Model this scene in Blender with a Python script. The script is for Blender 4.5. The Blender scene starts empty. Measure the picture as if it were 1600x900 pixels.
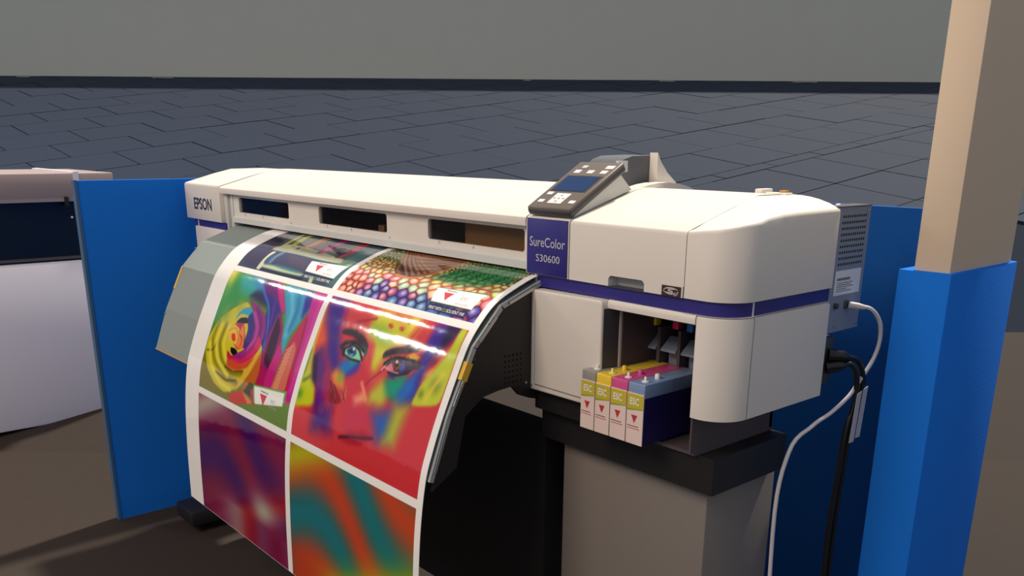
import bpy, bmesh, math, random
import numpy as np
from mathutils import Matrix, Vector
random.seed(7)
rng = np.random.default_rng(7)
S = bpy.context.scene
COL = S.collection
H = 1.45                                   # lens height above the floor; heights below are given relative to it

# ------------------------------------------------------------------ camera
cam = bpy.data.cameras.new('camera'); co = bpy.data.objects.new('camera', cam); COL.objects.link(co)
RX = (0.65379909, 0.22203488, -0.72335832); RY = (0.75663839, -0.18335716, 0.62759741); RZ = (0.00671559, -0.95764329, -0.28787885)
co.matrix_world = Matrix(((RX[0], -RX[1], -RX[2], 0), (RY[0], -RY[1], -RY[2], 0), (RZ[0], -RZ[1], -RZ[2], H), (0, 0, 0, 1)))
cam.sensor_width = 36; cam.lens = 1352.01 / 1600 * 36; cam.shift_x = 0; cam.shift_y = 185 / 1600
cam.clip_start = 0.05; cam.clip_end = 200
S.camera = co

# ------------------------------------------------------------------ world, sun, lamps, exposure
S.view_settings.view_transform = 'Standard'; S.view_settings.look = 'None'
S.view_settings.gamma = 1; S.view_settings.use_curve_mapping = False
S.view_settings.exposure = 0.0
w = bpy.data.worlds.new('world'); S.world = w; w.use_nodes = True
bg = w.node_tree.nodes['Background']; bg.inputs[0].default_value = (0.78, 0.85, 1.0, 1); bg.inputs[1].default_value = 0.42

def lamp(name, kind, loc, to, energy, color, size=None, size_y=None, angle=None):
    l = bpy.data.lights.new(name, kind); o = bpy.data.objects.new(name, l); COL.objects.link(o)
    o.location = loc; l.energy = energy; l.color = color
    d = Vector(to) - Vector(loc); o.rotation_euler = d.to_track_quat('-Z', 'Y').to_euler()
    if kind == 'AREA':
        l.shape = 'RECTANGLE'; l.size = size; l.size_y = size_y or size
    if angle: l.angle = math.radians(angle)
    return o
lamp('sun', 'SUN', (-3.6, 6.6, 9), (-2.6, 1.5, 0), 5.0, (1.0, 0.93, 0.80), angle=3)
lamp('front_fill_lamp', 'AREA', (-1.9, -3.4, 5.0), (-2.6, 1.2, 0.8), 205, (1.0, 0.80, 0.64), 2.5, 2.5)  # added warm fill, unseen, for the fronts, left panel and left machine
# two rows of ceiling strips far to the left of the stand
lamp('strip_lamp', 'AREA', (-9.0, -1.45, 4.45), (-9.0, -1.2, 0), 150, (1.0, 0.94, 0.86), 3.4, 0.20)
lamp('strip_lamp', 'AREA', (-11.0, -4.7, 4.45), (-11.0, -4.0, 0), 120, (1.0, 0.94, 0.86), 1.9, 0.22)

# ------------------------------------------------------------------ helpers
def lin(c):
    c = np.asarray(c, float) / 255
    return np.where(c <= 0.04045, c / 12.92, ((c + 0.055) / 1.055) ** 2.4)
MATS = {}
def mat(name, rgb, rough=0.5, metal=0.0, noise=0.0, scale=40, bump=0.0, spec=None, coat=0.0, alpha=None, trans=0.0):
    if name in MATS: return MATS[name]
    m = bpy.data.materials.new(name); m.use_nodes = True
    nt = m.node_tree; b = nt.nodes['Principled BSDF']
    c = tuple(lin(rgb)) + (1,)
    b.inputs['Base Color'].default_value = c
    b.inputs['Roughness'].default_value = rough; b.inputs['Metallic'].default_value = metal
    if spec is not None: b.inputs['Specular IOR Level'].default_value = spec
    if coat: b.inputs['Coat Weight'].default_value = coat; b.inputs['Coat Roughness'].default_value = 0.15
    if trans: b.inputs['Transmission Weight'].default_value = trans
    if alpha is not None: b.inputs['Alpha'].default_value = alpha
    if noise or bump:
        tc = nt.nodes.new('ShaderNodeTexCoord'); n = nt.nodes.new('ShaderNodeTexNoise')
        n.inputs['Scale'].default_value = scale; n.inputs['Detail'].default_value = 4
        nt.links.new(tc.outputs['Object'], n.inputs['Vector'])
        if noise:
            r = nt.nodes.new('ShaderNodeMix'); r.data_type = 'RGBA'
            lo = tuple(x * (1 - noise) for x in c[:3]) + (1,); hi = tuple(min(1, x * (1 + noise)) for x in c[:3]) + (1,)
            r.inputs[6].default_value = lo; r.inputs[7].default_value = hi
            nt.links.new(n.outputs[0], r.inputs[0]); nt.links.new(r.outputs[2], b.inputs['Base Color'])
        if bump:
            bp = nt.nodes.new('ShaderNodeBump'); bp.inputs['Strength'].default_value = bump; bp.inputs['Distance'].default_value = 0.002
            nt.links.new(n.outputs[0], bp.inputs['Height']); nt.links.new(bp.outputs[0], b.inputs['Normal'])
    MATS[name] = m
    return m

def base_loc(o):
    p = Vector((0, 0, 0))
    while o: p = p + o.location; o = o.parent
    return p
def link(name, verts, faces, material, parent=None, smooth=None, bevel=0, seg=2, loc=None, kind=None, label=None):
    """verts are given in the place's own coordinates (z relative to the lens height)"""
    me = bpy.data.meshes.new(name)
    off = base_loc(parent) if parent else Vector((0, 0, 0))
    lo = Vector(loc) if loc else Vector((0, 0, 0))
    vs = [(v[0] - off.x - lo.x, v[1] - off.y - lo.y, v[2] + H - off.z - lo.z) for v in verts]
    me.from_pydata(vs, [], faces); me.update()
    bm = bmesh.new(); bm.from_mesh(me)
    bmesh.ops.recalc_face_normals(bm, faces=bm.faces)
    if bevel:
        es = [e for e in bm.edges if len(e.link_faces) == 2 and e.calc_face_angle(0) > 0.5]
        bmesh.ops.bevel(bm, geom=es, offset=bevel, segments=seg, affect='EDGES', profile=0.5, clamp_overlap=True)
    bm.to_mesh(me); bm.free()
    if smooth or bevel:
        me.polygons.foreach_set('use_smooth', [True] * len(me.polygons)); me.set_sharp_from_angle(angle=math.radians(smooth or 40))
    me.materials.append(material)
    o = bpy.data.objects.new(name, me); COL.objects.link(o)
    o.location = lo
    if parent: o.parent = parent
    if kind: o['kind'] = kind
    if label: o['label'] = label
    return o
def thing(name, label, cat, loc, group=None):
    o = bpy.data.objects.new(name, None); COL.objects.link(o); o.location = loc; o.empty_display_size = 0.1
    o['label'] = label; o['category'] = cat
    if group: o['group'] = group
    return o
BF = [(0, 1, 3, 2), (4, 6, 7, 5), (0, 4, 5, 1), (2, 3, 7, 6), (0, 2, 6, 4), (1, 5, 7, 3)]
def boxv(x0, x1, y0, y1, z0, z1):
    return [(x, y, z) for x in (x0, x1) for y in (y0, y1) for z in (z0, z1)]
def box(name, x0, x1, y0, y1, z0, z1, m, parent=None, bevel=0.0, **k):
    return link(name, boxv(x0, x1, y0, y1, z0, z1), BF, m, parent, bevel=bevel, **k)
def merge(parts):
    V, F = [], []
    for v, f in parts:
        n = len(V); V += list(v); F += [tuple(i + n for i in q) for q in f]
    return V, F
def boxes(name, lst, m, parent=None, bevel=0.0, **k):
    V, F = merge([(boxv(*b), BF) for b in lst]); return link(name, V, F, m, parent, bevel=bevel, **k)
def prism_x(prof, x0, x1):                  # (y, z) outline drawn out along x
    n = len(prof)
    V = [(x0, y, z) for y, z in prof] + [(x1, y, z) for y, z in prof]
    F = [tuple(range(n)), tuple(range(2 * n - 1, n - 1, -1))] + [(i, (i + 1) % n, n + (i + 1) % n, n + i) for i in range(n)]
    return V, F
def prism_gen(pts, d):                      # any planar outline thickened by vector d
    n = len(pts); d = Vector(d)
    V = [tuple(p) for p in pts] + [tuple(Vector(p) + d) for p in pts]
    F = [tuple(range(n)), tuple(range(2 * n - 1, n - 1, -1))] + [(i, (i + 1) % n, n + (i + 1) % n, n + i) for i in range(n)]
    return V, F
def tube(pts, r, n=10, cap=True):
    P = [Vector(p) for p in pts]; V = []; F = []
    up = Vector((0.3, 0.2, 0.93))
    for i, p in enumerate(P):
        t = (P[min(i + 1, len(P) - 1)] - P[max(i - 1, 0)]).normalized()
        a = t.cross(up)
        if a.length < 1e-4: a = t.cross(Vector((1, 0, 0)))
        a.normalize(); b = t.cross(a)
        rr = r[i] if isinstance(r, (list, tuple)) else r
        for k in range(n):
            q = 2 * math.pi * k / n; V.append(tuple(p + a * (rr * math.cos(q)) + b * (rr * math.sin(q))))
    for i in range(len(P) - 1):
        for k in range(n):
            F.append((i * n + k, i * n + (k + 1) % n, (i + 1) * n + (k + 1) % n, (i + 1) * n + k))
    if cap: F += [tuple(range(n)), tuple(range(len(V) - 1, len(V) - n - 1, -1))]
    return V, F
def smooth_path(P, k=6):
    P = [Vector(p) for p in P]; Q = [2 * P[0] - P[1]] + P + [2 * P[-1] - P[-2]]; out = []
    for i in range(1, len(Q) - 2):
        a, b, c, d = Q[i - 1:i + 3]
        for j in range(k):
            t = j / k
            out.append(0.5 * (2 * b + (c - a) * t + (2 * a - 5 * b + 4 * c - d) * t * t + (3 * b - a - 3 * c + d) * t ** 3))
    return out + [P[-1]]
def lathe(c, prof, axis='z', n=20):         # prof: (radius, offset along the axis)
    V, F = [], []
    for r, h in prof:
        for k in range(n):
            q = 2 * math.pi * k / n; a, b = r * math.cos(q), r * math.sin(q)
            V.append((c[0] + a, c[1] + b, c[2] + h) if axis == 'z' else (c[0] + h, c[1] + a, c[2] + b) if axis == 'x' else (c[0] + a, c[1] + h, c[2] + b))
    for i in range(len(prof) - 1):
        for k in range(n): F.append((i * n + k, i * n + (k + 1) % n, (i + 1) * n + (k + 1) % n, (i + 1) * n + k))
    F += [tuple(range(n)), tuple(range(len(V) - 1, len(V) - n - 1, -1))]
    return V, F
_fonts = {}
def text_geo(s, bold=0.0):                            # flat letters, lower left at 0,0, unit cap height
    cu = bpy.data.curves.new('t', 'FONT'); cu.body = s; cu.size = 1; cu.resolution_u = 3; cu.offset = bold
    o = bpy.data.objects.new('t', cu); COL.objects.link(o)
    bpy.context.view_layer.update()
    me = bpy.data.meshes.new_from_object(o.evaluated_get(bpy.context.evaluated_depsgraph_get()))
    V = np.array([v.co[:2] for v in me.vertices]); F = [tuple(p.vertices) for p in me.polygons]
    bpy.data.objects.remove(o); bpy.data.curves.remove(cu); bpy.data.meshes.remove(me)
    V = V - V.min(axis=0); V[:, 1] /= max(V[:, 1].max(), 1e-6); V[:, 0] /= max(V[:, 0].max(), 1e-6)
    return V, F
def text_on(name, s, org, ax, ay, m, parent, **k):   # ax spans the word, ay the letter height
    V, F = text_geo(s, k.pop('bold', 0.0)); o, a, b = Vector(org), Vector(ax), Vector(ay)
    me_v = [tuple(o + a * float(x) + b * float(y)) for x, y in V]
    me = bpy.data.meshes.new(name); off = base_loc(parent)
    me.from_pydata([(v[0] - off.x, v[1] - off.y, v[2] + H - off.z) for v in me_v], [], F); me.materials.append(m)
    ob = bpy.data.objects.new(name, me); COL.objects.link(ob); ob.parent = parent
    for kk, vv in k.items(): ob[kk] = vv
    return ob

# ------------------------------------------------------------------ materials
SHELL = mat('shell_plastic', (226, 218, 206), 0.42, noise=0.02, scale=25)
SHELLG = mat('shell_grey_plastic', (206, 206, 200), 0.45)
NAVY = mat('navy_plastic', (46, 40, 122), 0.38)
WHITEP = mat('white_print', (238, 238, 236), 0.5)
GREYPRINT = mat('grey_print', (196, 196, 198), 0.5)
DARKP = mat('dark_grey_plastic', (66, 66, 66), 0.42)
BLACK = mat('black_sheet_metal', (26, 24, 24), 0.5, noise=0.15, scale=60)
BLACKG = mat('black_gloss', (16, 17, 20), 0.3)
TRAY = mat('tray_grey_paint', (130, 140, 134), 0.6, noise=0.03, scale=200)
METAL = mat('grey_sheet_metal', (138, 147, 160), 0.5, metal=0.0, noise=0.05)
STEEL = mat('steel', (190, 190, 190), 0.3, metal=0.9)
YELLOW = mat('yellow_sticker', (226, 178, 50), 0.5)
ORANGE = mat('orange_edge', (190, 140, 70), 0.5)
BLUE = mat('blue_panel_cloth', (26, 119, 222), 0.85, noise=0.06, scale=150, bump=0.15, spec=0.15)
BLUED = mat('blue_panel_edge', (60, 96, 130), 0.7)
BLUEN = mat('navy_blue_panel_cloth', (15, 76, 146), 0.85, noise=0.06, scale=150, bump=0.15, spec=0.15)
CREAM = mat('cream_pillar_paint', (226, 204, 176), 0.7, noise=0.02, scale=6)
INTERIOR = mat('dark_interior', (66, 60, 60), 0.6)
BAYM = mat('bay_interior', (82, 72, 74), 0.55)
GLASS = mat('tinted_pane', (30, 28, 30), 0.08, alpha=0.28, spec=0.6)
SLATE = mat('slate_paving', (42, 50, 66), 0.75, noise=0.10, scale=30, bump=0.2, spec=0.12)
JOINT = mat('paving_joint', (32, 38, 50), 0.9, spec=0.05)
FLOORM = mat('brown_floor', (54, 46, 41), 0.8, noise=0.08, scale=20, spec=0.15)
WALLM = mat('hall_wall_paint', (206, 204, 188), 0.85, noise=0.03, scale=2)
MACH = mat('machine_white', (232, 226, 230), 0.45)
MACHB = mat('machine_beige', (160, 142, 138), 0.5)

# ------------------------------------------------------------------ large structure
fl = box('floor', -30, 14, -6, 30, -H - 0.1, -H, FLOORM, kind='structure')
# paved bank rising behind the stand: square slabs with joints, in courses with one narrow band
G = Vector((-0.755, 0.656, 0)).normalized(); LT = Vector((G.y, -G.x, 0)); TA = math.radians(11)
UPV = G * math.cos(TA) + Vector((0, 0, math.sin(TA))); NRM = LT.cross(UPV).normalized(); ORG = G * 4.0 + Vector((0, 0, -H))
if NRM.z < 0: NRM = -NRM
def ramp(a, b, h=0.0): return ORG + LT * a + UPV * b + NRM * h
bank = link('floor_bank', *prism_gen([ramp(-14, -0.3, -0.03), ramp(14, -0.3, -0.03), ramp(14, 14.2, -0.03), ramp(-14, 14.2, -0.03)], (0, 0, -0.4)), JOINT, kind='structure')
link('floor_apron', *prism_gen([ramp(-14, -0.3, -0.029), ramp(14, -0.3, -0.029), ramp(14, 1.6, -0.029), ramp(-14, 1.6, -0.029)], tuple(NRM * 0.031)), FLOORM, kind='structure')
C41, S41 = math.cos(math.radians(41)), math.sin(math.radians(41))
U1 = (C41, S41); U2 = (-S41, C41)           # along the courses, across the courses
slab_mesh = {}
def cam_px(p):
    p = Vector((p.x, p.y, p.z)); c = [sum(R[i] * p[j] for j, R in enumerate((RX, RY, RZ))) for i in range(3)]
    return (800 + 1352 * c[0] / c[2], 635 + 1352 * c[1] / c[2]) if c[2] > 0.1 else (-9999, -9999)
edges = [2.05, 2.94, 3.156]
e = 3.156
while e < 18: e += 0.9; edges.append(e)
e = 2.05
while e > -8: e -= 0.9; edges.insert(0, e)
offs = {2.05: 5.38, 2.94: 5.63}
n_sl = 0
for i in range(len(edges) - 1):
    q0, q1 = edges[i], edges[i + 1]; st = offs.get(round(q0, 3), 5.38 + 0.98 * (0.0 if q0 < 2.05 else 0.5 * (i % 2)))
    for k in range(-16, 14):
        p0 = st + 0.98 * k
        m0, m1 = p0, p0 + 0.98
        def pt(m, q, h): 
            a = m * 0.755 - q * 0.656; b = m * 0.656 + q * 0.755
            return ramp(a, b, h)
        c = pt((m0 + m1) / 2, (q0 + q1) / 2, 0); b_ = (m0 + m1) / 2 * 0.656 + (q0 + q1) / 2 * 0.755
        u, v = cam_px(c)
        if b_ < 2.2 or b_ > 14.4 or not (-260 < u < 1860) or v > 345: continue
        key = round(q1 - q0, 2); g = 0.008
        if key not in slab_mesh:
            V = []
            for h in (-0.03, 0.0):
                for mm, qq in ((m0 + g, q0 + g), (m1 - g, q0 + g), (m1 - g, q1 - g), (m0 + g, q1 - g)):
                    V.append(pt(mm, qq, h) - c)
            me = bpy.data.meshes.new('paving_slab'); me.from_pydata([tuple(x) for x in V], [], [(3, 2, 1, 0), (4, 5, 6, 7), (0, 1, 5, 4), (1, 2, 6, 5), (2, 3, 7, 6), (3, 0, 4, 7)]); me.update()
            me.materials.append(SLATE); slab_mesh[key] = me
        o = bpy.data.objects.new('paving_slab', slab_mesh[key]); COL.objects.link(o); o.location = c + Vector((0, 0, H)) + NRM * random.uniform(-0.003, 0.003); o.parent = bank; n_sl += 1
print('slabs', n_sl)
# hall wall beyond the bank
wp = [ramp(-22, 14.1), ramp(22, 14.1)]
link('wall_far', *prism_gen([wp[0], wp[1], wp[1] + Vector((0, 0, 3.2)), wp[0] + Vector((0, 0, 3.2))], G * 0.2), WALLM, kind='structure')
# blue booth panels
wl = box('wall_left', -3.48, -3.45, 0.915, 2.02, -H, -0.129, BLUE, kind='structure')
box('edge_trim', -3.482, -3.448, 0.905, 0.915, -H, -0.127, BLUED, wl)
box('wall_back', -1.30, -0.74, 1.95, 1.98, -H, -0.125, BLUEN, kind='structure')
pil = box('pillar', -0.793, -0.722, 1.758, 2.06, -0.235, 1.2, CREAM, kind='structure', bevel=0.002)
box('plinth', -0.821, -0.715, 1.75, 2.08, -H, -0.233, BLUE, pil, bevel=0.003)

# ------------------------------------------------------------------ the large format printer
pr = thing('large_format_printer', 'large white and navy roll printer with open ink bay, standing before blue panels', 'printer', (-2.1, 1.45, 0))
def slope(y): return -0.1445 + 0.277 * (y - 1.283) if y < 1.47 else -0.0927 + 0.0065 * (y - 1.47) / 0.03 if y < 1.5 else -0.086
def cover_prof(y0, zb, yb=1.612, zbk=-0.30):
    P = [(y0, zb), (y0, -0.153), (y0 + 0.0015, -0.148), (y0 + 0.005, -0.1445)]
    return P + [(1.40, slope(1.40)), (1.45, slope(1.45)), (1.475, -0.0905), (1.50, -0.0875), (1.56, -0.0875), (yb - .01, -0.09), (yb, -0.097), (yb, zbk)]
def hood(name, x0, x1, zb, parent=pr, y0=1.28, m=SHELL, **k):
    return link(name, *prism_x(cover_prof(y0, zb, **k), x0, x1), m, parent, smooth=35)
# left end
le = link('left_end_cover', *prism_x([(1.28, -0.271), (1.28, -0.146), (1.2835, -0.140), (1.40, -0.108), (1.47, -0.092), (1.60, -0.090), (1.612, -0.1), (1.612, -0.271)], -3.393, -3.072), SHELL, pr, bevel=0.004, smooth=35)
text_on('lettering', 'EPSON', (-3.309, 1.2792, -0.2335), (0.162, 0, 0.0), (0, 0, 0.043), mat('ink_blue_black', (40, 46, 72), 0.5), le, bold=0.022)
box('blue_stripe', -3.338, -3.057, 1.289, 1.60, -0.297, -0.271, NAVY, pr)
box('stripe_divider', -3.306, -3.302, 1.287, 1.30, -0.297, -0.271, SHELL, pr)
box('left_lower_cover', -3.322, -3.057, 1.28, 1.60, -0.56, -0.296, SHELL, pr, bevel=0.004)
# inner jamb beside the left end
for a, b, y in ((-3.070, -3.045, 1.295), (-3.043, -3.026, 1.305), (-3.024, -3.003, 1.298)): box('side_jamb', a, b, y, 1.45, -0.30, -0.150, SHELLG, pr, bevel=0.002)
# hinged top cover with its front lip
lipP = [(1.296, -0.166), (1.280, -0.166), (1.2785, -0.155), (1.280, -0.148), (1.285, -0.1437), (1.40, slope(1.40)), (1.45, slope(1.45)), (1.475, -0.0905), (1.50, -0.0855), (1.55, -0.0855), (1.605, -0.088), (1.612, -0.10), (1.612, -0.12), (1.50, -0.10), (1.46, -0.112), (1.296, -0.157)]
link('top_cover', *prism_x(lipP, -3.066, -1.434), SHELL, pr, smooth=35)
# front panel with three viewing windows
WX = [(-2.956, -2.586), (-2.392, -2.019), (-1.829, -1.459)]
zt, zb = -0.1765, -0.227
lst = [(-3.0, -1.437, 1.300, 1.312, zt, -0.160), (-3.0, -1.437, 1.300, 1.312, -0.2425, zb)]
xs = [-3.0] + [v for w_ in WX for v in w_] + [-1.437]
for i in range(0, 8, 2): lst.append((xs[i], xs[i + 1], 1.300, 1.312, zb, zt))
fp = boxes('front_panel', lst, SHELL, pr)
for k, (a, b) in enumerate(WX):
    # rounded frame insert + tinted pane
    pane = box('window_pane', a, b, 1.306, 1.309, zb, zt, GLASS, fp)
    V, F = [], []
    r = 0.009
    outer = [(a, zb), (b, zb), (b, zt), (a, zt)]; cs = [(a + r, zb + r, 180), (b - r, zb + r, 270), (b - r, zt - r, 0), (a + r, zt - r, 90)]
    for (ox, oz), (cx, cz, q0) in zip(outer, cs):     # corner fillets of the opening
        n0 = len(V); V.append((ox, 1.3002, oz)); pts = [(cx + r * math.cos(math.radians(q0 + j * 15)), 1.3002, cz + r * math.sin(math.radians(q0 + j * 15))) for j in range(7)]
        V += pts; F = [(n0, n0 + 1 + j, n0 + 2 + j) for j in range(6)]
        link('window_corner', V, F, SHELL, fp); V = []
    for sx in (a + 0.13 * (b - a), (a + b) / 2, b + 0.012):
        link('screw', *lathe((sx, 1.2995, zb - 0.004 if sx < b else zb - 0.01), [(0.0032, 0.0), (0.003, -0.0018)], 'y', 8), SHELLG, fp)
link('front_ledge', *prism_x([(1.300, -0.2425), (1.2935, -0.246), (1.2925, -0.2625), (1.330, -0.2625), (1.330, -0.2425)], -3.001, -1.437), SHELLG, pr, smooth=30)
# inside behind the windows
boxes('print_cavity', [(-3.0, -1.44, 1.46, 1.47, -0.26, -0.14), (-3.0, -1.44, 1.33, 1.47, -0.262, -0.256), (-3.0, -2.99, 1.33, 1.47, -0.26, -0.14), (-1.45, -1.44, 1.33, 1.47, -0.26, -0.14)], INTERIOR, pr)
box('print_carriage', -1.735, -1.478, 1.345, 1.44, -0.246, -0.165, mat('pane_reflection_brown', (206, 150, 90), 0.55), pr, bevel=0.003)  # brown colour stands in for a reflection in the right-hand pane
box('guide_rail', -2.99, -1.45, 1.43, 1.45, -0.215, -0.195, mat('rail', (70, 66, 66), 0.4), pr)
box('media_clamp', -2.125, -2.095, 1.34, 1.37, -0.25, -0.215, mat('clamp_tan', (190, 140, 100), 0.5), pr)
box('back_body', -3.39, -1.30, 1.48, 1.61, -0.60, -0.121, SHELLG, pr)
# badge housing under the control panel
hood('badge_housing', -1.4305, -1.2985, -0.267)
bd = box('badge', -1.4265, -1.3015, 1.2775, 1.281, -0.266, -0.1475, NAVY, pr, bevel=0.0008)
text_on('lettering', 'SureColor', (-1.4165, 1.277, -0.2065), (0.109, 0, 0), (0, 0, 0.0205), GREYPRINT, bd)
text_on('lettering', 'S30600', (-1.396, 1.277, -0.238), (0.0735, 0, 0), (0, 0, 0.0155), GREYPRINT, bd)
# ink cover with the hand recess
hz0, hz1, hx0, hx1 = -0.267, -0.2475, -1.184, -1.090
ic = hood('ink_cover', -1.2955, -0.9950, -0.246)
for a, b in ((-1.2955, hx0), (hx1, -0.9965)): box('ink_cover_lower', a, b, 1.28, 1.31, hz0, -0.246, SHELL, pr)
hr = link('hand_recess', [(hx0, 1.2805, hz0), (hx1, 1.2805, hz0), (hx1, 1.2805, hz1), (hx0, 1.2805, hz1), (hx0 + .006, 1.305, hz0), (hx1 - .006, 1.305, hz0), (hx1 - .006, 1.300, hz1 - .002), (hx0 + .006, 1.300, hz1 - .002)],
          [(4, 5, 6, 7), (0, 4, 7, 3), (1, 2, 6, 5), (3, 7, 6, 2)], SHELLG, pr)
r_ = 0.010; V = []; F = []
for cx, q0, ox in ((hx0 + r_, 90, hx0), (hx1 - r_, 0, hx1)):
    n0 = len(V); V.append((ox, 1.2798, hz1 + .002)); V += [(cx + r_ * math.cos(math.radians(q0 + j * 15)), 1.2798, hz1 + .002 - r_ + r_ * math.sin(math.radians(q0 + j * 15))) for j in range(7)]; F = [(n0, n0 + 1 + j, n0 + 2 + j) for j in range(6)]
    link('recess_corner', V, F, SHELL, pr); V = []
box('recess_floor', hx0, hx1, 1.282, 1.31, hz0 - .002, hz0, DARKP, pr)
em = box('emblem', -1.0455, -1.0005, 1.2785, 1.281, -0.2665, -0.2475, mat('emblem_brown', (66, 40, 34), 0.35), pr)
silver = mat('silver_print', (214, 206, 198), 0.35, metal=0.3)
def em_curve(pts, wd):
    V, F = [], []
    P = smooth_path([Vector((x, 0, z)) for x, z in pts], 5)
    for i, p in enumerate(P):
        t = (P[min(i + 1, len(P) - 1)] - P[max(i - 1, 0)]).normalized(); nn = Vector((-t.z, 0, t.x)); q = wd * math.sin(math.pi * (i + 1) / (len(P) + 1)) + 0.0003
        for s_ in (-1, 1): V.append((-1.023 + p.x + nn.x * q * s_, 1.2783, -0.257 + p.z + nn.z * q * s_))
    for i in range(len(P) - 1): F.append((2 * i, 2 * i + 1, 2 * i + 3, 2 * i + 2))
    return V, F
V, F = merge([em_curve([(-.018, .001), (-.010, .005), (.006, .0055), (.016, .003)], .0009), em_curve([(-.019, -.001), (-.008, -.0045), (.004, -.005), (.012, -.002)], .0010),
              em_curve([(.008, .0035), (-.004, .003), (-.006, .0005), (.003, -.0005), (.002, -.003), (-.010, -.0025)], .0009),
              em_curve([(.008, -.002), (.008, -.0065), (.012, -.0065), (.012, -.002)], .0006), em_curve([(.0155, -.0065), (.0155, -.001), (.018, -.001)], .0006)])
link('emblem_mark', V, F, silver, pr)
# rounded right end: upper side cover
def outline(z, inset=0.0, x0=-0.9935, yb=1.612):
    P = [(x0, 1.28 + inset), (-0.975, 1.28 + inset), (-0.957, 1.2805 + inset)]
    R0 = 0.068 - inset; cx, cy = -0.953, 1.348
    for k in range(1, 10):
        q = math.radians(-90 + k * 10); P.append((cx + R0 * math.cos(q), cy + R0 * math.sin(q)))
    return P + [(-0.885 - inset, y) for y in (1.37, 1.42, 1.47, 1.52, 1.57, yb)]
zc = [-0.1445, -0.1425, -0.140, -0.1385, -0.137, -0.135, -0.133, -0.1305, -0.128, -0.126, -0.1245, -0.1232, -0.118, -0.1135, -0.112, -0.1115, -0.111, -0.111]
def zplateau(y): return max(slope(y), -0.2) if y < 1.47 else -0.0895
def side_cover():
    o = outline(0); n = len(o)
    rings = [[(x, y, -0.2665) for x, y in o], [(x, y, z - 0.007) for (x, y), z in zip(o, zc)]]
    o2 = outline(0, 0.002); rings.append([(x, y, z - 0.002) for (x, y), z in zip(o2, zc)])
    o3 = outline(0, 0.006); rings.append([(x, y, z + 0.0005) for (x, y), z in zip(o3, zc)])
    def inner(f):
        L = []
        for (x, y), z in zip(o3, zc):
            xi = x + (-0.9935 - x) * f; yi = min(1.612, y + (0.05 * f if y < 1.40 else 0)); L.append((xi, yi, z + 0.0005 + (zplateau(yi) - z - 0.0005) * (1 - (1 - f) ** 2.2)))
        return L
    for f in (0.2, 0.4, 0.6, 0.8): rings.append(inner(f))
    rings.append([(-0.9935, min(1.612, y + (0.05 if y < 1.40 else 0)), zplateau(min(1.612, y + (0.05 if y < 1.40 else 0)))) for x, y in o3])
    V = [p for r in rings for p in r]; F = []
    for i in range(len(rings) - 1):
        for k in range(n - 1): F.append((i * n + k, i * n + k + 1, (i + 1) * n + k + 1, (i + 1) * n + k))
    F.append(tuple(i * n + n - 1 for i in range(len(rings))) + ())
    return V, F
link('side_cover', *side_cover(), SHELL, pr, smooth=50)
box('cover_core', -1.42, -0.90, 1.36, 1.605, -0.30, -0.18, SHELLG, pr)
# latch on top, pegs
lt = boxes('latch', [(-1.052, -1.035, 1.565, 1.605, -0.092, -0.0795), (-1.035, -0.985, 1.575, 1.600, -0.094, -0.086)], SHELL, pr, bevel=0.002)
box('latch_tab', -1.006, -0.992, 1.583, 1.597, -0.086, -0.0815, ORANGE, lt)
# navy stripe wrapping front and side
def band(z0, z1, inset, x0, m, name, upto=None):
    o = [(x0, 1.28 + inset)] + [p for p in outline(0, inset) if p[0] > x0]
    V = [(x, y, z0) for x, y in o] + [(x, y, z1) for x, y in o]; n = len(o)
    return link(name, V, [(i, i + 1, n + i + 1, n + i) for i in range(n - 1)], m, pr, smooth=40)
band(-0.294, -0.2665, 0.006, -1.402, NAVY, 'blue_stripe')
box('stripe_end', -1.404, -1.400, 1.283, 1.40, -0.31, -0.266, SHELL, pr)
box('stripe_divider', -0.8915, -0.8905, 1.349, 1.353, -0.294, -0.2665, WHITEP, pr).location.x += 0.001
# ledges that close the stripe groove
def ledge(z, name):
    o = outline(0); V = [(x, y, z) for x, y in o] + [(x, y, z) for x, y in outline(0, 0.012)]; n = len(o)
    return link(name, V, [(i, i + 1, n + i + 1, n + i) for i in range(n - 1)], SHELL, pr)
ledge(-0.2665, 'upper_lip'); ledge(-0.294, 'lower_lip')
# lower front door
fd = link('front_door', *prism_gen([(-1.410, 1.262, -0.515), (-1.404, 1.262, -0.523), (-1.181, 1.262, -0.521), (-1.181, 1.262, -0.302), (-1.186, 1.262, -0.2955), (-1.39, 1.262, -0.2975), (-1.402, 1.262, -0.3005), (-1.410, 1.262, -0.310)], (0, 0.06, 0)), SHELL, pr, bevel=0.012, seg=5, smooth=60)
link('lock_screw', *lathe((-1.390, 1.2615, -0.5115), [(0.0045, 0.0), (0.0045, -0.0015), (0.002, -0.0022)], 'y', 12), STEEL, fd)
GR = mat('groove_line', (120, 110, 102), 0.6)
box('panel_groove', -1.3795, -1.3780, 1.2615, 1.2625, -0.505, -0.318, mat('soft_groove', (176, 166, 156), .6), fd)
box('panel_groove', -1.378, -1.20, 1.2612, 1.2625, -0.5095, -0.5075, GR, fd)
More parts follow.
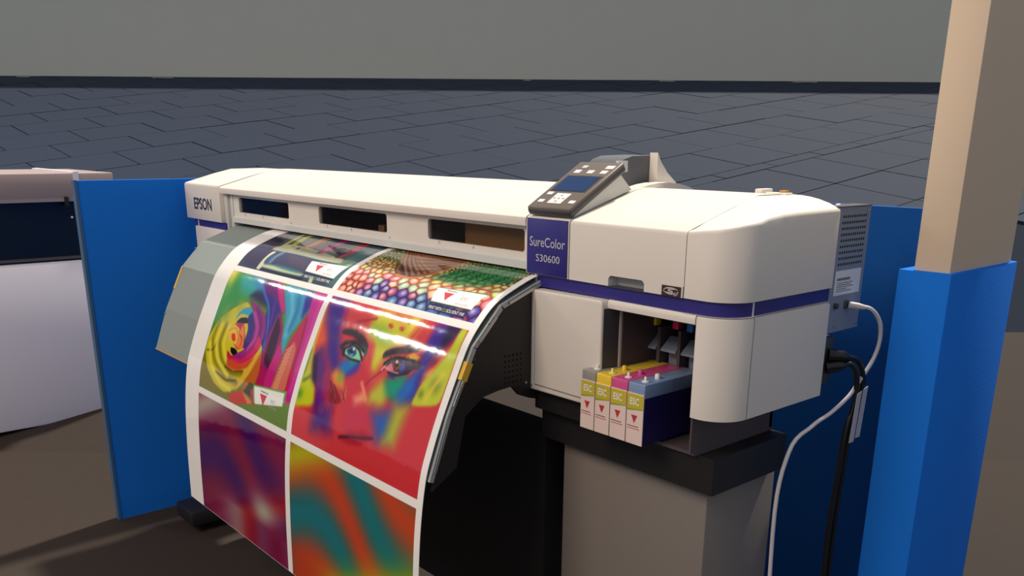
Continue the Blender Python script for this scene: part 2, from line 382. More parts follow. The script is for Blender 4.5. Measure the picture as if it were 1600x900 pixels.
# bay: concave jamb, header, dark inside
jam = []
for k in range(8):
    q = math.radians(90 * k / 7); jam.append((-1.181 + 0.012 * math.sin(q) * 0.6, 1.268 + 0.045 * (k / 7), ))
V = [(x, y, z) for z in (-0.52, -0.312) for x, y in jam]
link('bay_jamb', V, [(i, i + 1, 9 + i, 8 + i) for i in range(7)], DARKP, pr, smooth=60)
box('bay_jamb_edge', -1.176, -1.1725, 1.308, 1.314, -0.52, -0.312, SHELL, pr)
link('bay_header', *prism_x([(1.2815, -0.2945), (1.279, -0.298), (1.278, -0.304), (1.2785, -0.3115), (1.300, -0.313), (1.300, -0.2945)], -1.181, -0.963), SHELL, pr, smooth=30)
boxes('ink_bay', [(-1.176, -1.170, 1.314, 1.56, -0.565, -0.30), (-0.962, -0.958, 1.285, 1.56, -0.565, -0.30), (-1.176, -0.958, 1.55, 1.56, -0.565, -0.30), (-1.176, -0.958, 1.30, 1.56, -0.318, -0.312), (-1.176, -0.958, 1.30, 1.56, -0.572, -0.565)], BAYM, pr)
SLOT = mat('slot_grey', (132, 142, 156), 0.5)
CX = [-1.187, -1.146, -1.104, -1.0605]
TAGC = [(120, 120, 120), (236, 212, 40), (216, 50, 110), (40, 130, 200)]
for k in range(4):
    x = -1.170 + 0.0535 * k
    g = box('slot_gate', x - 0.0185, x + 0.0185, 1.425, 1.435, -0.47, -0.398, SLOT, pr)
    link('lever', *prism_gen([(x - 0.02, 1.428, -0.380), (x - 0.02, 1.398, -0.404), (x - 0.02, 1.396, -0.409), (x - 0.02, 1.428, -0.392)], (0.04, 0, 0)), SLOT, g, bevel=0.001)
    tx = (0, -1.172, -1.113, -1.076)[k]
    if k: box('colour_tag', tx - 0.008, tx + 0.008, 1.412, 1.43, -0.362, -0.344, mat('tag%d' % k, TAGC[k], 0.5), pr, bevel=0.002)
    box('slot_wall', x + 0.022, x + 0.029, 1.40, 1.54, -0.55, -0.36, BAYM, pr)
# right lower housing: front post, corner, two side panels
def lower_panel(name, o, z0, z1):
    n = len(o); V = [(x, y, z0) for x, y in o] + [(x, y, z1 - 0.006) for x, y in o]
    cx, cy = -0.953, 1.35
    V += [(x + (cx - x) * 0.02, y + (cy - y) * 0.02, z1 - 0.0015) for x, y in o] + [(x + (cx - x) * 0.08, y + (cy - y) * 0.08, z1) for x, y in o] + [(x + (cx - x) * 0.16, y + (cy - y) * 0.16, z1) for x, y in o]
    return link(name, V, [(r * n + i, r * n + i + 1, (r + 1) * n + i + 1, (r + 1) * n + i) for r in range(4) for i in range(n - 1)], SHELL, pr, smooth=50)
OUT = outline(0, 0.0, x0=-0.962)
front_o = [(-0.962, 1.34), (-0.962, 1.281)] + [p for p in OUT if p[0] > -0.96 and p[1] < 1.349]
lower_panel('corner_panel', front_o + [(-0.885, 1.3505)], -0.49, -0.2945)
link('housing_bottom', [(x, y, -0.489) for x, y in [(-1.0, 1.60), (-0.962, 1.34)] + front_o[1:] + [p for p in OUT if p[1] > 1.36]], [tuple(range(2 + len(front_o) - 1 + len([p for p in OUT if p[1] > 1.36])))], SHELLG, pr)
lower_panel('side_panel', [(-0.885, 1.352)] + [p for p in OUT if p[1] > 1.36], -0.49, -0.2945)
boxes('body_core', [(-0.955, -0.892, 1.352, 1.605, -0.485, -0.30)], SHELLG, pr)
# grey rear side plate with vents, label, sockets
rp = box('rear_side_plate', -0.905, -0.890, 1.613, 1.742, -0.362, -0.110, METAL, pr)
box('plate_cap', -0.93, -0.888, 1.61, 1.742, -0.110, -0.1085, DARKP, rp)
link('peg', *lathe((-0.897, 1.622, -0.1075), [(0.005, 0), (0.005, 0.003), (0.003, 0.004)], 'z', 10), SHELL, rp)
V, F = [], []
for r in range(9):
    for c in range(11):
        y = 1.636 + c * 0.0088; z = -0.129 - r * 0.0118
        n0 = len(V); V.append((-0.8897, y, z)); V += [(-0.8897, y + 0.0030 * math.cos(q * math.pi / 4), z + 0.0030 * math.sin(q * math.pi / 4)) for q in range(8)]
        F += [(n0, n0 + 1 + q, n0 + 1 + (q + 1) % 8) for q in range(8)]
vh = link('vent_holes', V, F, mat('vent_black', (36, 38, 44), 0.8), rp); vh['kind'] = 'stuff'
lb = box('rating_label', -0.8899, -0.8890, 1.628, 1.729, -0.286, -0.236, WHITEP, rp)
V, F = merge([(boxv(-0.8889, -0.8885, 1.636, 1.636 + l, z, z + h), BF) for l, z, h in ((0.05, -0.256, .005), (0.062, -0.262, .0014), (0.055, -0.266, .0014), (0.066, -0.270, .0014), (0.04, -0.274, .0014), (0.06, -0.2785, .0014))])
link('label_print', V, F, mat('label_ink', (120, 124, 130), 0.6), lb)
box('socket', -0.8905, -0.886, 1.676, 1.692, -0.317, -0.300, mat('socket_dark', (80, 84, 90), 0.5), rp, bevel=0.001)
link('locking_knob', *lathe((-0.8898, 1.640, -0.307), [(0.006, 0), (0.006, 0.006), (0.0035, 0.007)], 'x', 12), DARKP, rp)
for y, z in ((1.645, -0.350), (1.73, -0.352), (1.73, -0.12)): link('screw', *lathe((-0.8898, y, z), [(0.003, 0), (0.0025, 0.002)], 'x', 8), STEEL, rp)
box('power_inlet', -0.935, -0.8925, 1.613, 1.66, -0.47, -0.372, DARKP, pr, bevel=0.002)

# control panel
cp = link('control_panel_mount', *prism_gen([(-1.421, 1.292, -0.141), (-1.421, 1.470, -0.089), (-1.421, 1.422, -0.047), (-1.421, 1.405, -0.055)], (0.120, 0, 0)), SHELLG, pr)
PD = Vector((0, 0.866, 0.5)); PN = Vector((0, -0.5, 0.866)); P0 = Vector((-1.4265, 1.277, -0.1275)); PW, PL = 0.131, 0.186
def pp(a, b, h=0.0): return tuple(P0 + Vector((a * PW, 0, 0)) + PD * (b * PL) + PN * h)
V = [pp(a, b, h) for a in (0, 1) for b in (0, 1) for h in (-0.016, 0.004)]
panel = link('control_panel', V, BF, mat('panel_grey', (104, 94, 84), 0.4, spec=0.5), pr, bevel=0.0045, seg=3)
rim = link('panel_rim', *merge([([pp(a, b, h) for a in q[:2] for b in q[2:4] for h in (-0.0165, 0.001)], BF) for q in ((-0.006, 1.006, -0.012, 1.0), )]), DARKP, panel, bevel=0.006, seg=3)
def key(name, a0, a1, b0, b1, m, h=0.0055, bev=0.0008):
    return link(name, [pp(a, b, hh) for a in (a0, a1) for b in (b0, b1) for hh in (0.003, h)], BF, m, panel, bevel=bev)
key('screen', 0.15, 0.87, 0.36, 0.665, mat('screen_blue', (20, 48, 92), 0.2, spec=0.3), 0.0048, 0)
key('screen_bezel', 0.10, 0.92, 0.345, 0.685, mat('bezel', (60, 56, 54), 0.3), 0.0044, 0)
KEY = mat('key_white', (236, 228, 220), 0.45)
key('navigation_pad', 0.36, 0.68, 0.095, 0.30, KEY)
for a, b in ((0.12, 0.105), (0.82, 0.115), (0.13, 0.265)): key('button', a, a + 0.13, b, b + 0.055, KEY)
for a in (0.16, 0.46, 0.76): key('button', a, a + 0.14, 0.735, 0.80, KEY)
key('button', 0.22, 0.34, 0.845, 0.90, GREYPRINT); key('power_button', 0.76, 0.94, 0.84, 0.905, KEY)
for a, b in ((0.50, 0.13), (0.50, 0.25), (0.40, 0.19), (0.60, 0.19), (0.50, 0.19)):
    key('arrow_mark', a, a + 0.045, b - 0.008, b + 0.015, mat('key_grey', (150, 140, 134), 0.5), 0.0059, 0)

# roll holder behind the housing
link('roll_flange', *prism_x([(1.532, -0.089), (1.545, -0.0865), (1.57, -0.082), (1.60, -0.079), (1.635, -0.078), (1.67, -0.081), (1.70, -0.0865), (1.722, -0.092), (1.738, -0.099), (1.738, -0.30), (1.616, -0.30), (1.616, -0.089)], -1.375, -1.335), SHELL, pr, smooth=30)
link('roll_bracket', *prism_x([(1.642, -0.012), (1.655, -0.033), (1.68, -0.0575), (1.708, -0.077), (1.733, -0.095), (1.738, -0.30), (1.642, -0.30)], -1.400, -1.376), SHELL, pr, smooth=20)
link('roll_spindle', *prism_x([(1.520, -0.087), (1.522, -0.06), (1.530, -0.042), (1.55, -0.028), (1.58, -0.020), (1.66, -0.018), (1.70, -0.10), (1.70, -0.30), (1.616, -0.30), (1.616, -0.087)], -1.50, -1.401), mat('spindle_grey', (92, 94, 98), 0.5), pr, smooth=40)
box('spindle_tab', -1.40, -1.392, 1.525, 1.556, -0.055, -0.030, GREYPRINT, pr)
link('paper_roll', *lathe((-3.05, 1.64, -0.20), [(0.04, 0.0), (0.062, 0.0), (0.062, 1.47), (0.04, 1.47)], 'x', 24), WHITEP, pr, smooth=40)

# output tray: four folded facets
TRP = [(1.40, -0.262), (1.300, -0.277), (1.173, -0.323), (1.097, -0.402), (1.028, -0.541), (0.978, -0.676)]
TX0, TX1 = -3.0, -1.392
def inset_pt(i, d):
    a = Vector(TRP[max(i - 1, 0)]); b = Vector(TRP[i]); c = Vector(TRP[min(i + 1, len(TRP) - 1)])
    t = (c - a).normalized(); n = Vector((t.y, -t.x)); n = n if n.y < 0 else -n
    return b + n * d
tv = [(x, y, z) for x in (TX0, TX1) for y, z in TRP] + [(x, *inset_pt(i, 0.006)) for x in (TX0, TX1) for i in range(6)]
tf = []
for i in range(5): tf += [(i, i + 1, 7 + i, 6 + i), (12 + i, 18 + i, 19 + i, 13 + i), (i, 12 + i, 13 + i, i + 1), (6 + i, 7 + i, 19 + i, 18 + i)]
tf += [(5, 17, 23, 11), (0, 6, 18, 12)]
tray = link('output_tray', tv, tf, TRAY, pr)
def on_tray(i, f, x, d=0.0): 
    a, b = Vector(TRP[i]), Vector(TRP[i + 1]); p = a + (b - a) * f; t = (b - a).normalized(); n = Vector((t.y, -t.x)); n = n if n.y > 0 else -n
    p = p + n * d; return (x, p.x, p.y)
def sticker(name, i, f0, f1, x0, x1, m, d=0.0012):
    V = [on_tray(i, f, x, dd) for x in (x0, x1) for f in (f0, f1) for dd in (0.0002, d)]
    return link(name, V, BF, m, tray)
sticker('yellow_sticker', 3, 0.0, 0.52, -3.001, -2.988, YELLOW)
sticker('orange_edge', 4, 0.97, 1.0, -3.001, -1.40, ORANGE)
for x in (-2.999,): sticker('screw', 2, 0.28, 0.30, x, x + 0.006, STEEL, 0.004); sticker('screw', 4, 0.1, 0.12, x, x + 0.006, STEEL, 0.004)
# rolled metal edge on the right, black end plate
edge = link('tray_edge', *merge([([on_tray(i, f, x, d) for x in (-1.3945, -1.3885) for f in (0.0 if i else 0.7, 1.0) for d in (-0.010, 0.0006)], BF) for i in range(5)]), mat('edge_grey', (176, 180, 180), 0.4, metal=0.2), tray)
for i in (1, 2, 3, 4):
    link('edge_clip', [on_tray(i, f, x, d) for x in (-1.3865, -1.384) for f in (0.25, 0.85) for d in (-0.0075, -0.001)], BF, STEEL, tray)
link('yellow_sticker', [on_tray(3, f, x, d) for x in (-1.396, -1.3838) for f in (0.22, 0.48) for d in (-0.0115, 0.0045)], BF, YELLOW, tray)
epr = [(1.31, -0.287)] + [tuple(inset_pt(i, 0.012)) for i in (1, 2, 3, 4, 5)] + [(0.985, -0.70), (1.05, -0.66), (1.075, -0.55), (1.124, -0.517), (1.165, -0.510), (1.206, -0.507), (1.228, -0.531), (1.255, -0.542), (1.42, -0.59), (1.42, -0.287)]
ep = link('end_plate', *prism_gen([(-1.4, y, z) for y, z in epr], (0.010, 0, 0)), BLACK, pr)
V, F = [], []
for r in range(6):
    for c in range(5):
        y = 1.185 + c * 0.0115; z = -0.436 - r * 0.0122
        n0 = len(V); V.append((-1.3897, y, z)); V += [(-1.3897, y + 0.0032 * math.cos(q * math.pi / 4), z + 0.0032 * math.sin(q * math.pi / 4)) for q in range(8)]
        F += [(n0, n0 + 1 + q, n0 + 1 + (q + 1) % 8) for q in range(8)]
ph = link('perforations', V, F, mat('hole_black', (8, 8, 8), 0.9), ep); ph['kind'] = 'stuff'
for y, z in ((1.247, -0.505), (1.14, -0.36), (1.10, -0.43)): link('screw', *lathe((-1.3898, y, z), [(0.003, 0), (0.0025, 0.0015)], 'x', 8), STEEL if y > 1.2 else DARKP, ep)
# stand
STAND = mat('stand_grey', (128, 120, 112), 0.5, noise=0.03)
boxes('stand_leg', [(-1.36, -0.95, 1.34, 1.58, -1.36, -0.647)], STAND, pr, bevel=0.006)
boxes('stand_leg', [(-3.30, -3.10, 1.34, 1.58, -1.36, -0.60)], STAND, pr, bevel=0.006)
for x0, x1 in ((-1.36, -0.95), (-3.30, -3.10)): box('stand_foot', x0 + 0.02, x1 - 0.02, 1.08, 1.86, -1.42, -1.36, BLACK, pr, bevel=0.006)
for x in (-1.155, -3.2):
    for y in (1.14, 1.80): link('caster', *lathe((x - 0.02, y, -1.425), [(0.006, 0.0), (0.025, 0.0), (0.025, 0.04), (0.006, 0.04)], 'x', 20), BLACKG, pr)
box('cross_beam', -3.10, -1.36, 1.40, 1.50, -0.80, -0.70, BLACK, pr, bevel=0.004)
box('lower_apron', -3.0, -1.40, 1.32, 1.40, -1.20, -0.645, BLACK, pr)
boxes('under_frame', [(-1.402, -0.92, 1.31, 1.56, -0.647, -0.572), (-1.40, -1.19, 1.285, 1.56, -0.572, -0.53)], BLACK, pr)

# ------------------------------------------------------------------ ink cartridges in the bay
names = [('grey ink cartridge with clear cap, first from the white front door', (150, 146, 138), (112, 108, 104)),
         ('yellow ink cartridge with translucent cap, second from the white front door', (240, 206, 60), (226, 190, 20)),
         ('magenta ink cartridge with translucent cap, between the yellow and the blue one', (214, 84, 140), (170, 20, 90)),
         ('blue ink cartridge with dark navy side, nearest the side of the printer', (128, 150, 186), (30, 26, 84))]
LAB1 = mat('label_olive', (196, 180, 44), 0.5); LAB2 = mat('label_pink_white', (232, 208, 196), 0.5); RED = mat('mark_red', (186, 54, 52), 0.5)
LABG = mat('label_green', (150, 160, 50), 0.5); TXTW = mat('label_white', (240, 236, 226), 0.5); TXTD = mat('label_dark', (110, 60, 60), 0.6)
fx = [-1.2085, -1.1680, -1.1260, -1.0820, -1.0380]
for k, (labtx, capc, bodyc) in enumerate(names):
    x0, x1 = fx[k] + 0.0008, fx[k + 1] - 0.0008; zt_ = -0.4365; y0, y1 = 1.238, 1.415
    c = thing('ink_cartridge', labtx, 'cartridge', ((x0 + x1) / 2, 1.30, -0.56 + H), 'ink cartridges in the bay')
    CAP = mat('cap%d' % k, capc, 0.25, trans=0.0, spec=0.6); BODY = mat('ink%d' % k, bodyc, 0.3)
    box('body', x0 + .001, x1 - .001, y0 + .001, y1, -0.56, -0.464, BODY, c)
    cap = box('cap', x0, x1, y0, y1, -0.465, zt_, CAP, c, bevel=0.0022, seg=3)
    box('cap_seam', x0 - .0002, x1 + .0002, y0 + 0.085, y0 + 0.0865, -0.465, zt_ + .0003, mat('seam%d' % k, tuple(int(v * .8) for v in capc), 0.4), cap)
    xm = (x0 + x1) / 2
    NZ = mat('nozzle_clear%d' % (k == 1), (238, 236, 226) if k != 1 else (246, 232, 150), 0.25)
    link('nozzle', *lathe((xm + .003, y0 + 0.022, zt_), [(0.0075, 0.0), (0.0075, 0.0015), (0.003, 0.003), (0.0026, 0.009), (0.0012, 0.0105)], 'z', 14), NZ, cap, smooth=40)
    link('filler_plug', *lathe((xm + .001, y0 + 0.060, zt_), [(0.0055, 0.0), (0.005, 0.008), (0.004, 0.0095)], 'z', 12), CAP if k in (1, 2) else NZ, cap, smooth=40)
    zl = -0.4565
    l = box('label', x0 + .0004, x1 - .0004, y0 - 0.0016, y0 + 0.0005, -0.56, zl, LAB2, c)
    yf = y0 - 0.0017
    def quad(name, pts, m, dy=0.0): 
        n = len(pts); V = [(x, yf - dy, z) for x, z in pts] + [(x, yf + .0008, z) for x, z in pts]
        return link(name, V, [tuple(range(n)), tuple(range(2 * n - 1, n - 1, -1))] + [(i, (i + 1) % n, n + (i + 1) % n, n + i) for i in range(n)], m, l)
    quad('colour_band', [(x0 + .001, zl - .002), (x1 - .001, zl - .002), (x1 - .001, zl - .0285), (x0 + .001, zl - .0325)], LAB1, 0.0002)
    quad('green_edge', [(x0 + .001, zl - .0325), (x1 - .001, zl - .0285), (x1 - .001, zl - .0305), (x0 + .001, zl - .0365)], LABG, 0.00025)
    text_on('lettering', 'ESC', (x0 + 0.008, yf - 0.0006, zl - 0.0235), (0.0235, 0, 0.0), (0, 0, 0.0145), TXTW, l, bold=0.02)
    quad('triangle_mark', [(xm - .0085, zl - .044), (xm + .0065, zl - .044), (xm - .001, zl - .060)], RED, 0.0004)
    quad('print_lines', [(x0 + .003, zl - .066), (x1 - .011, zl - .066), (x1 - .011, zl - .0675), (x0 + .003, zl - .0675)], TXTD, 0.0003)
    quad('print_lines', [(x0 + .003, zl - .071), (x1 - .008, zl - .071), (x1 - .008, zl - .0722), (x0 + .003, zl - .0722)], RED, 0.0003)

# ------------------------------------------------------------------ cables at the right end
CABW = mat('cable_white', (206, 200, 200), 0.45)
nc = thing('network_cable', 'white network cable looping out of the grey side plate', 'cable', (-0.80, 1.70, 0))
cpts = [(-0.884, 1.685, -0.309), (-0.868, 1.695, -0.311), (-0.848, 1.712, -0.316), (-0.838, 1.735, -0.345), (-0.838, 1.745, -0.385), (-0.842, 1.735, -0.425), (-0.848, 1.705, -0.462), (-0.852, 1.670, -0.495), (-0.855, 1.610, -0.520), (-0.86, 1.55, -0.538), (-0.865, 1.48, -0.58), (-0.87, 1.46, -0.75), (-0.86, 1.50, -1.20), (-0.82, 1.62, -1.446)]
link('cord', *tube(smooth_path(cpts), 0.0042), CABW, nc, smooth=60)
link('connector', *tube([(-0.884, 1.684, -0.3085), (-0.868, 1.694, -0.3105), (-0.858, 1.703, -0.3125)], [0.0075, 0.007, 0.005]), CABW, nc, smooth=40)
for k, (dy, dz) in enumerate(((0.0, 0.0), (0.022, 0.006))):
    pc = thing('power_cord', ('black power cord with a white tag, the lower of two at the inlet', 'black power cord with a white tag, the one curving further out')[k], 'cable', (-0.84, 1.70 + dy, 0), 'power cords at the printer inlet')
    path = [(-0.892, 1.637, -0.415 + dz - .02 * (1 - k)), (-0.870, 1.655 + dy * .3, -0.418 + dz - .012 * (1 - k)), (-0.856, 1.672 + dy, -0.428 + dz), (-0.848, 1.684 + dy, -0.452 + dz), (-0.846, 1.687 + dy * 1.1, -0.485 + dz), (-0.847, 1.682 + dy, -0.53), (-0.85, 1.665 + dy, -0.60), (-0.85, 1.65 + dy, -0.9), (-0.83, 1.66 + dy, -1.30), (-0.80, 1.72 + dy, -1.444)]
    link('cord', *tube(smooth_path(path), 0.0056), BLACKG, pc, smooth=60)
    link('plug', *tube([path[0], tuple((Vector(path[0]) + Vector(path[1])) / 2), path[1], tuple((Vector(path[1]) * .6 + Vector(path[2]) * .4))], [0.014, 0.0135, 0.012, 0.007], 12), BLACKG, pc, smooth=40)
    a = Vector((-0.846, 1.687 + dy * 1.1, -0.485 + dz)); 
    link('cord_tag', *prism_gen([a + Vector((0.007, -0.008, -0.004)), a + Vector((0.007, 0.010, 0.000)), a + Vector((0.007, -0.012 + 0.012, -0.11)), a + Vector((0.007, -0.012 - 0.006, -0.11))], (0.001, 0, 0)), mat('tag_white', (196, 190, 188), 0.6), pc)

# ------------------------------------------------------------------ white machine beyond the left panel
wm = thing('wide_machine', 'white and black machine partly hidden by the left blue panel', 'machine', (-5.2, 0.6, 0))
box('lower_body', -5.6, -4.80, -0.9, 1.45, -1.40, -0.572, MACH, wm, bevel=0.008)
box('plinth_base', -5.5, -4.86, -0.8, 1.40, -H, -1.40, BLACK, wm)
box('media_slot', -5.55, -4.86, -0.9, 1.45, -0.572, -0.270, BLACKG, wm)
link('slot_lip', *prism_x([(-0.88, -0.562), (1.44, -0.562), (1.44, -0.553), (-0.88, -0.553)], -4.86, -4.81), mat('lip_grey', (84, 84, 88), 0.4), wm)
box('upper_cover', -5.6, -4.80, -0.9, 1.45, -0.268, -0.142, MACHB, wm, bevel=0.006)
box('cover_edge', -5.6, -4.798, -0.9, 1.45, -0.278, -0.262, mat('edge_light', (150, 140, 140), 0.5), wm)
box('cover_end', -5.6, -4.795, 1.26, 1.285, -0.262, -0.135, MACH, wm)
box('handle_post', -4.86, -4.79, 1.205, 1.222, -0.30, -0.255, BLACK, wm)
link('indicator', *lathe((-4.86, 1.245, -0.36), [(0.006, 0), (0.006, 0.004)], 'x', 8), WHITEP, wm)

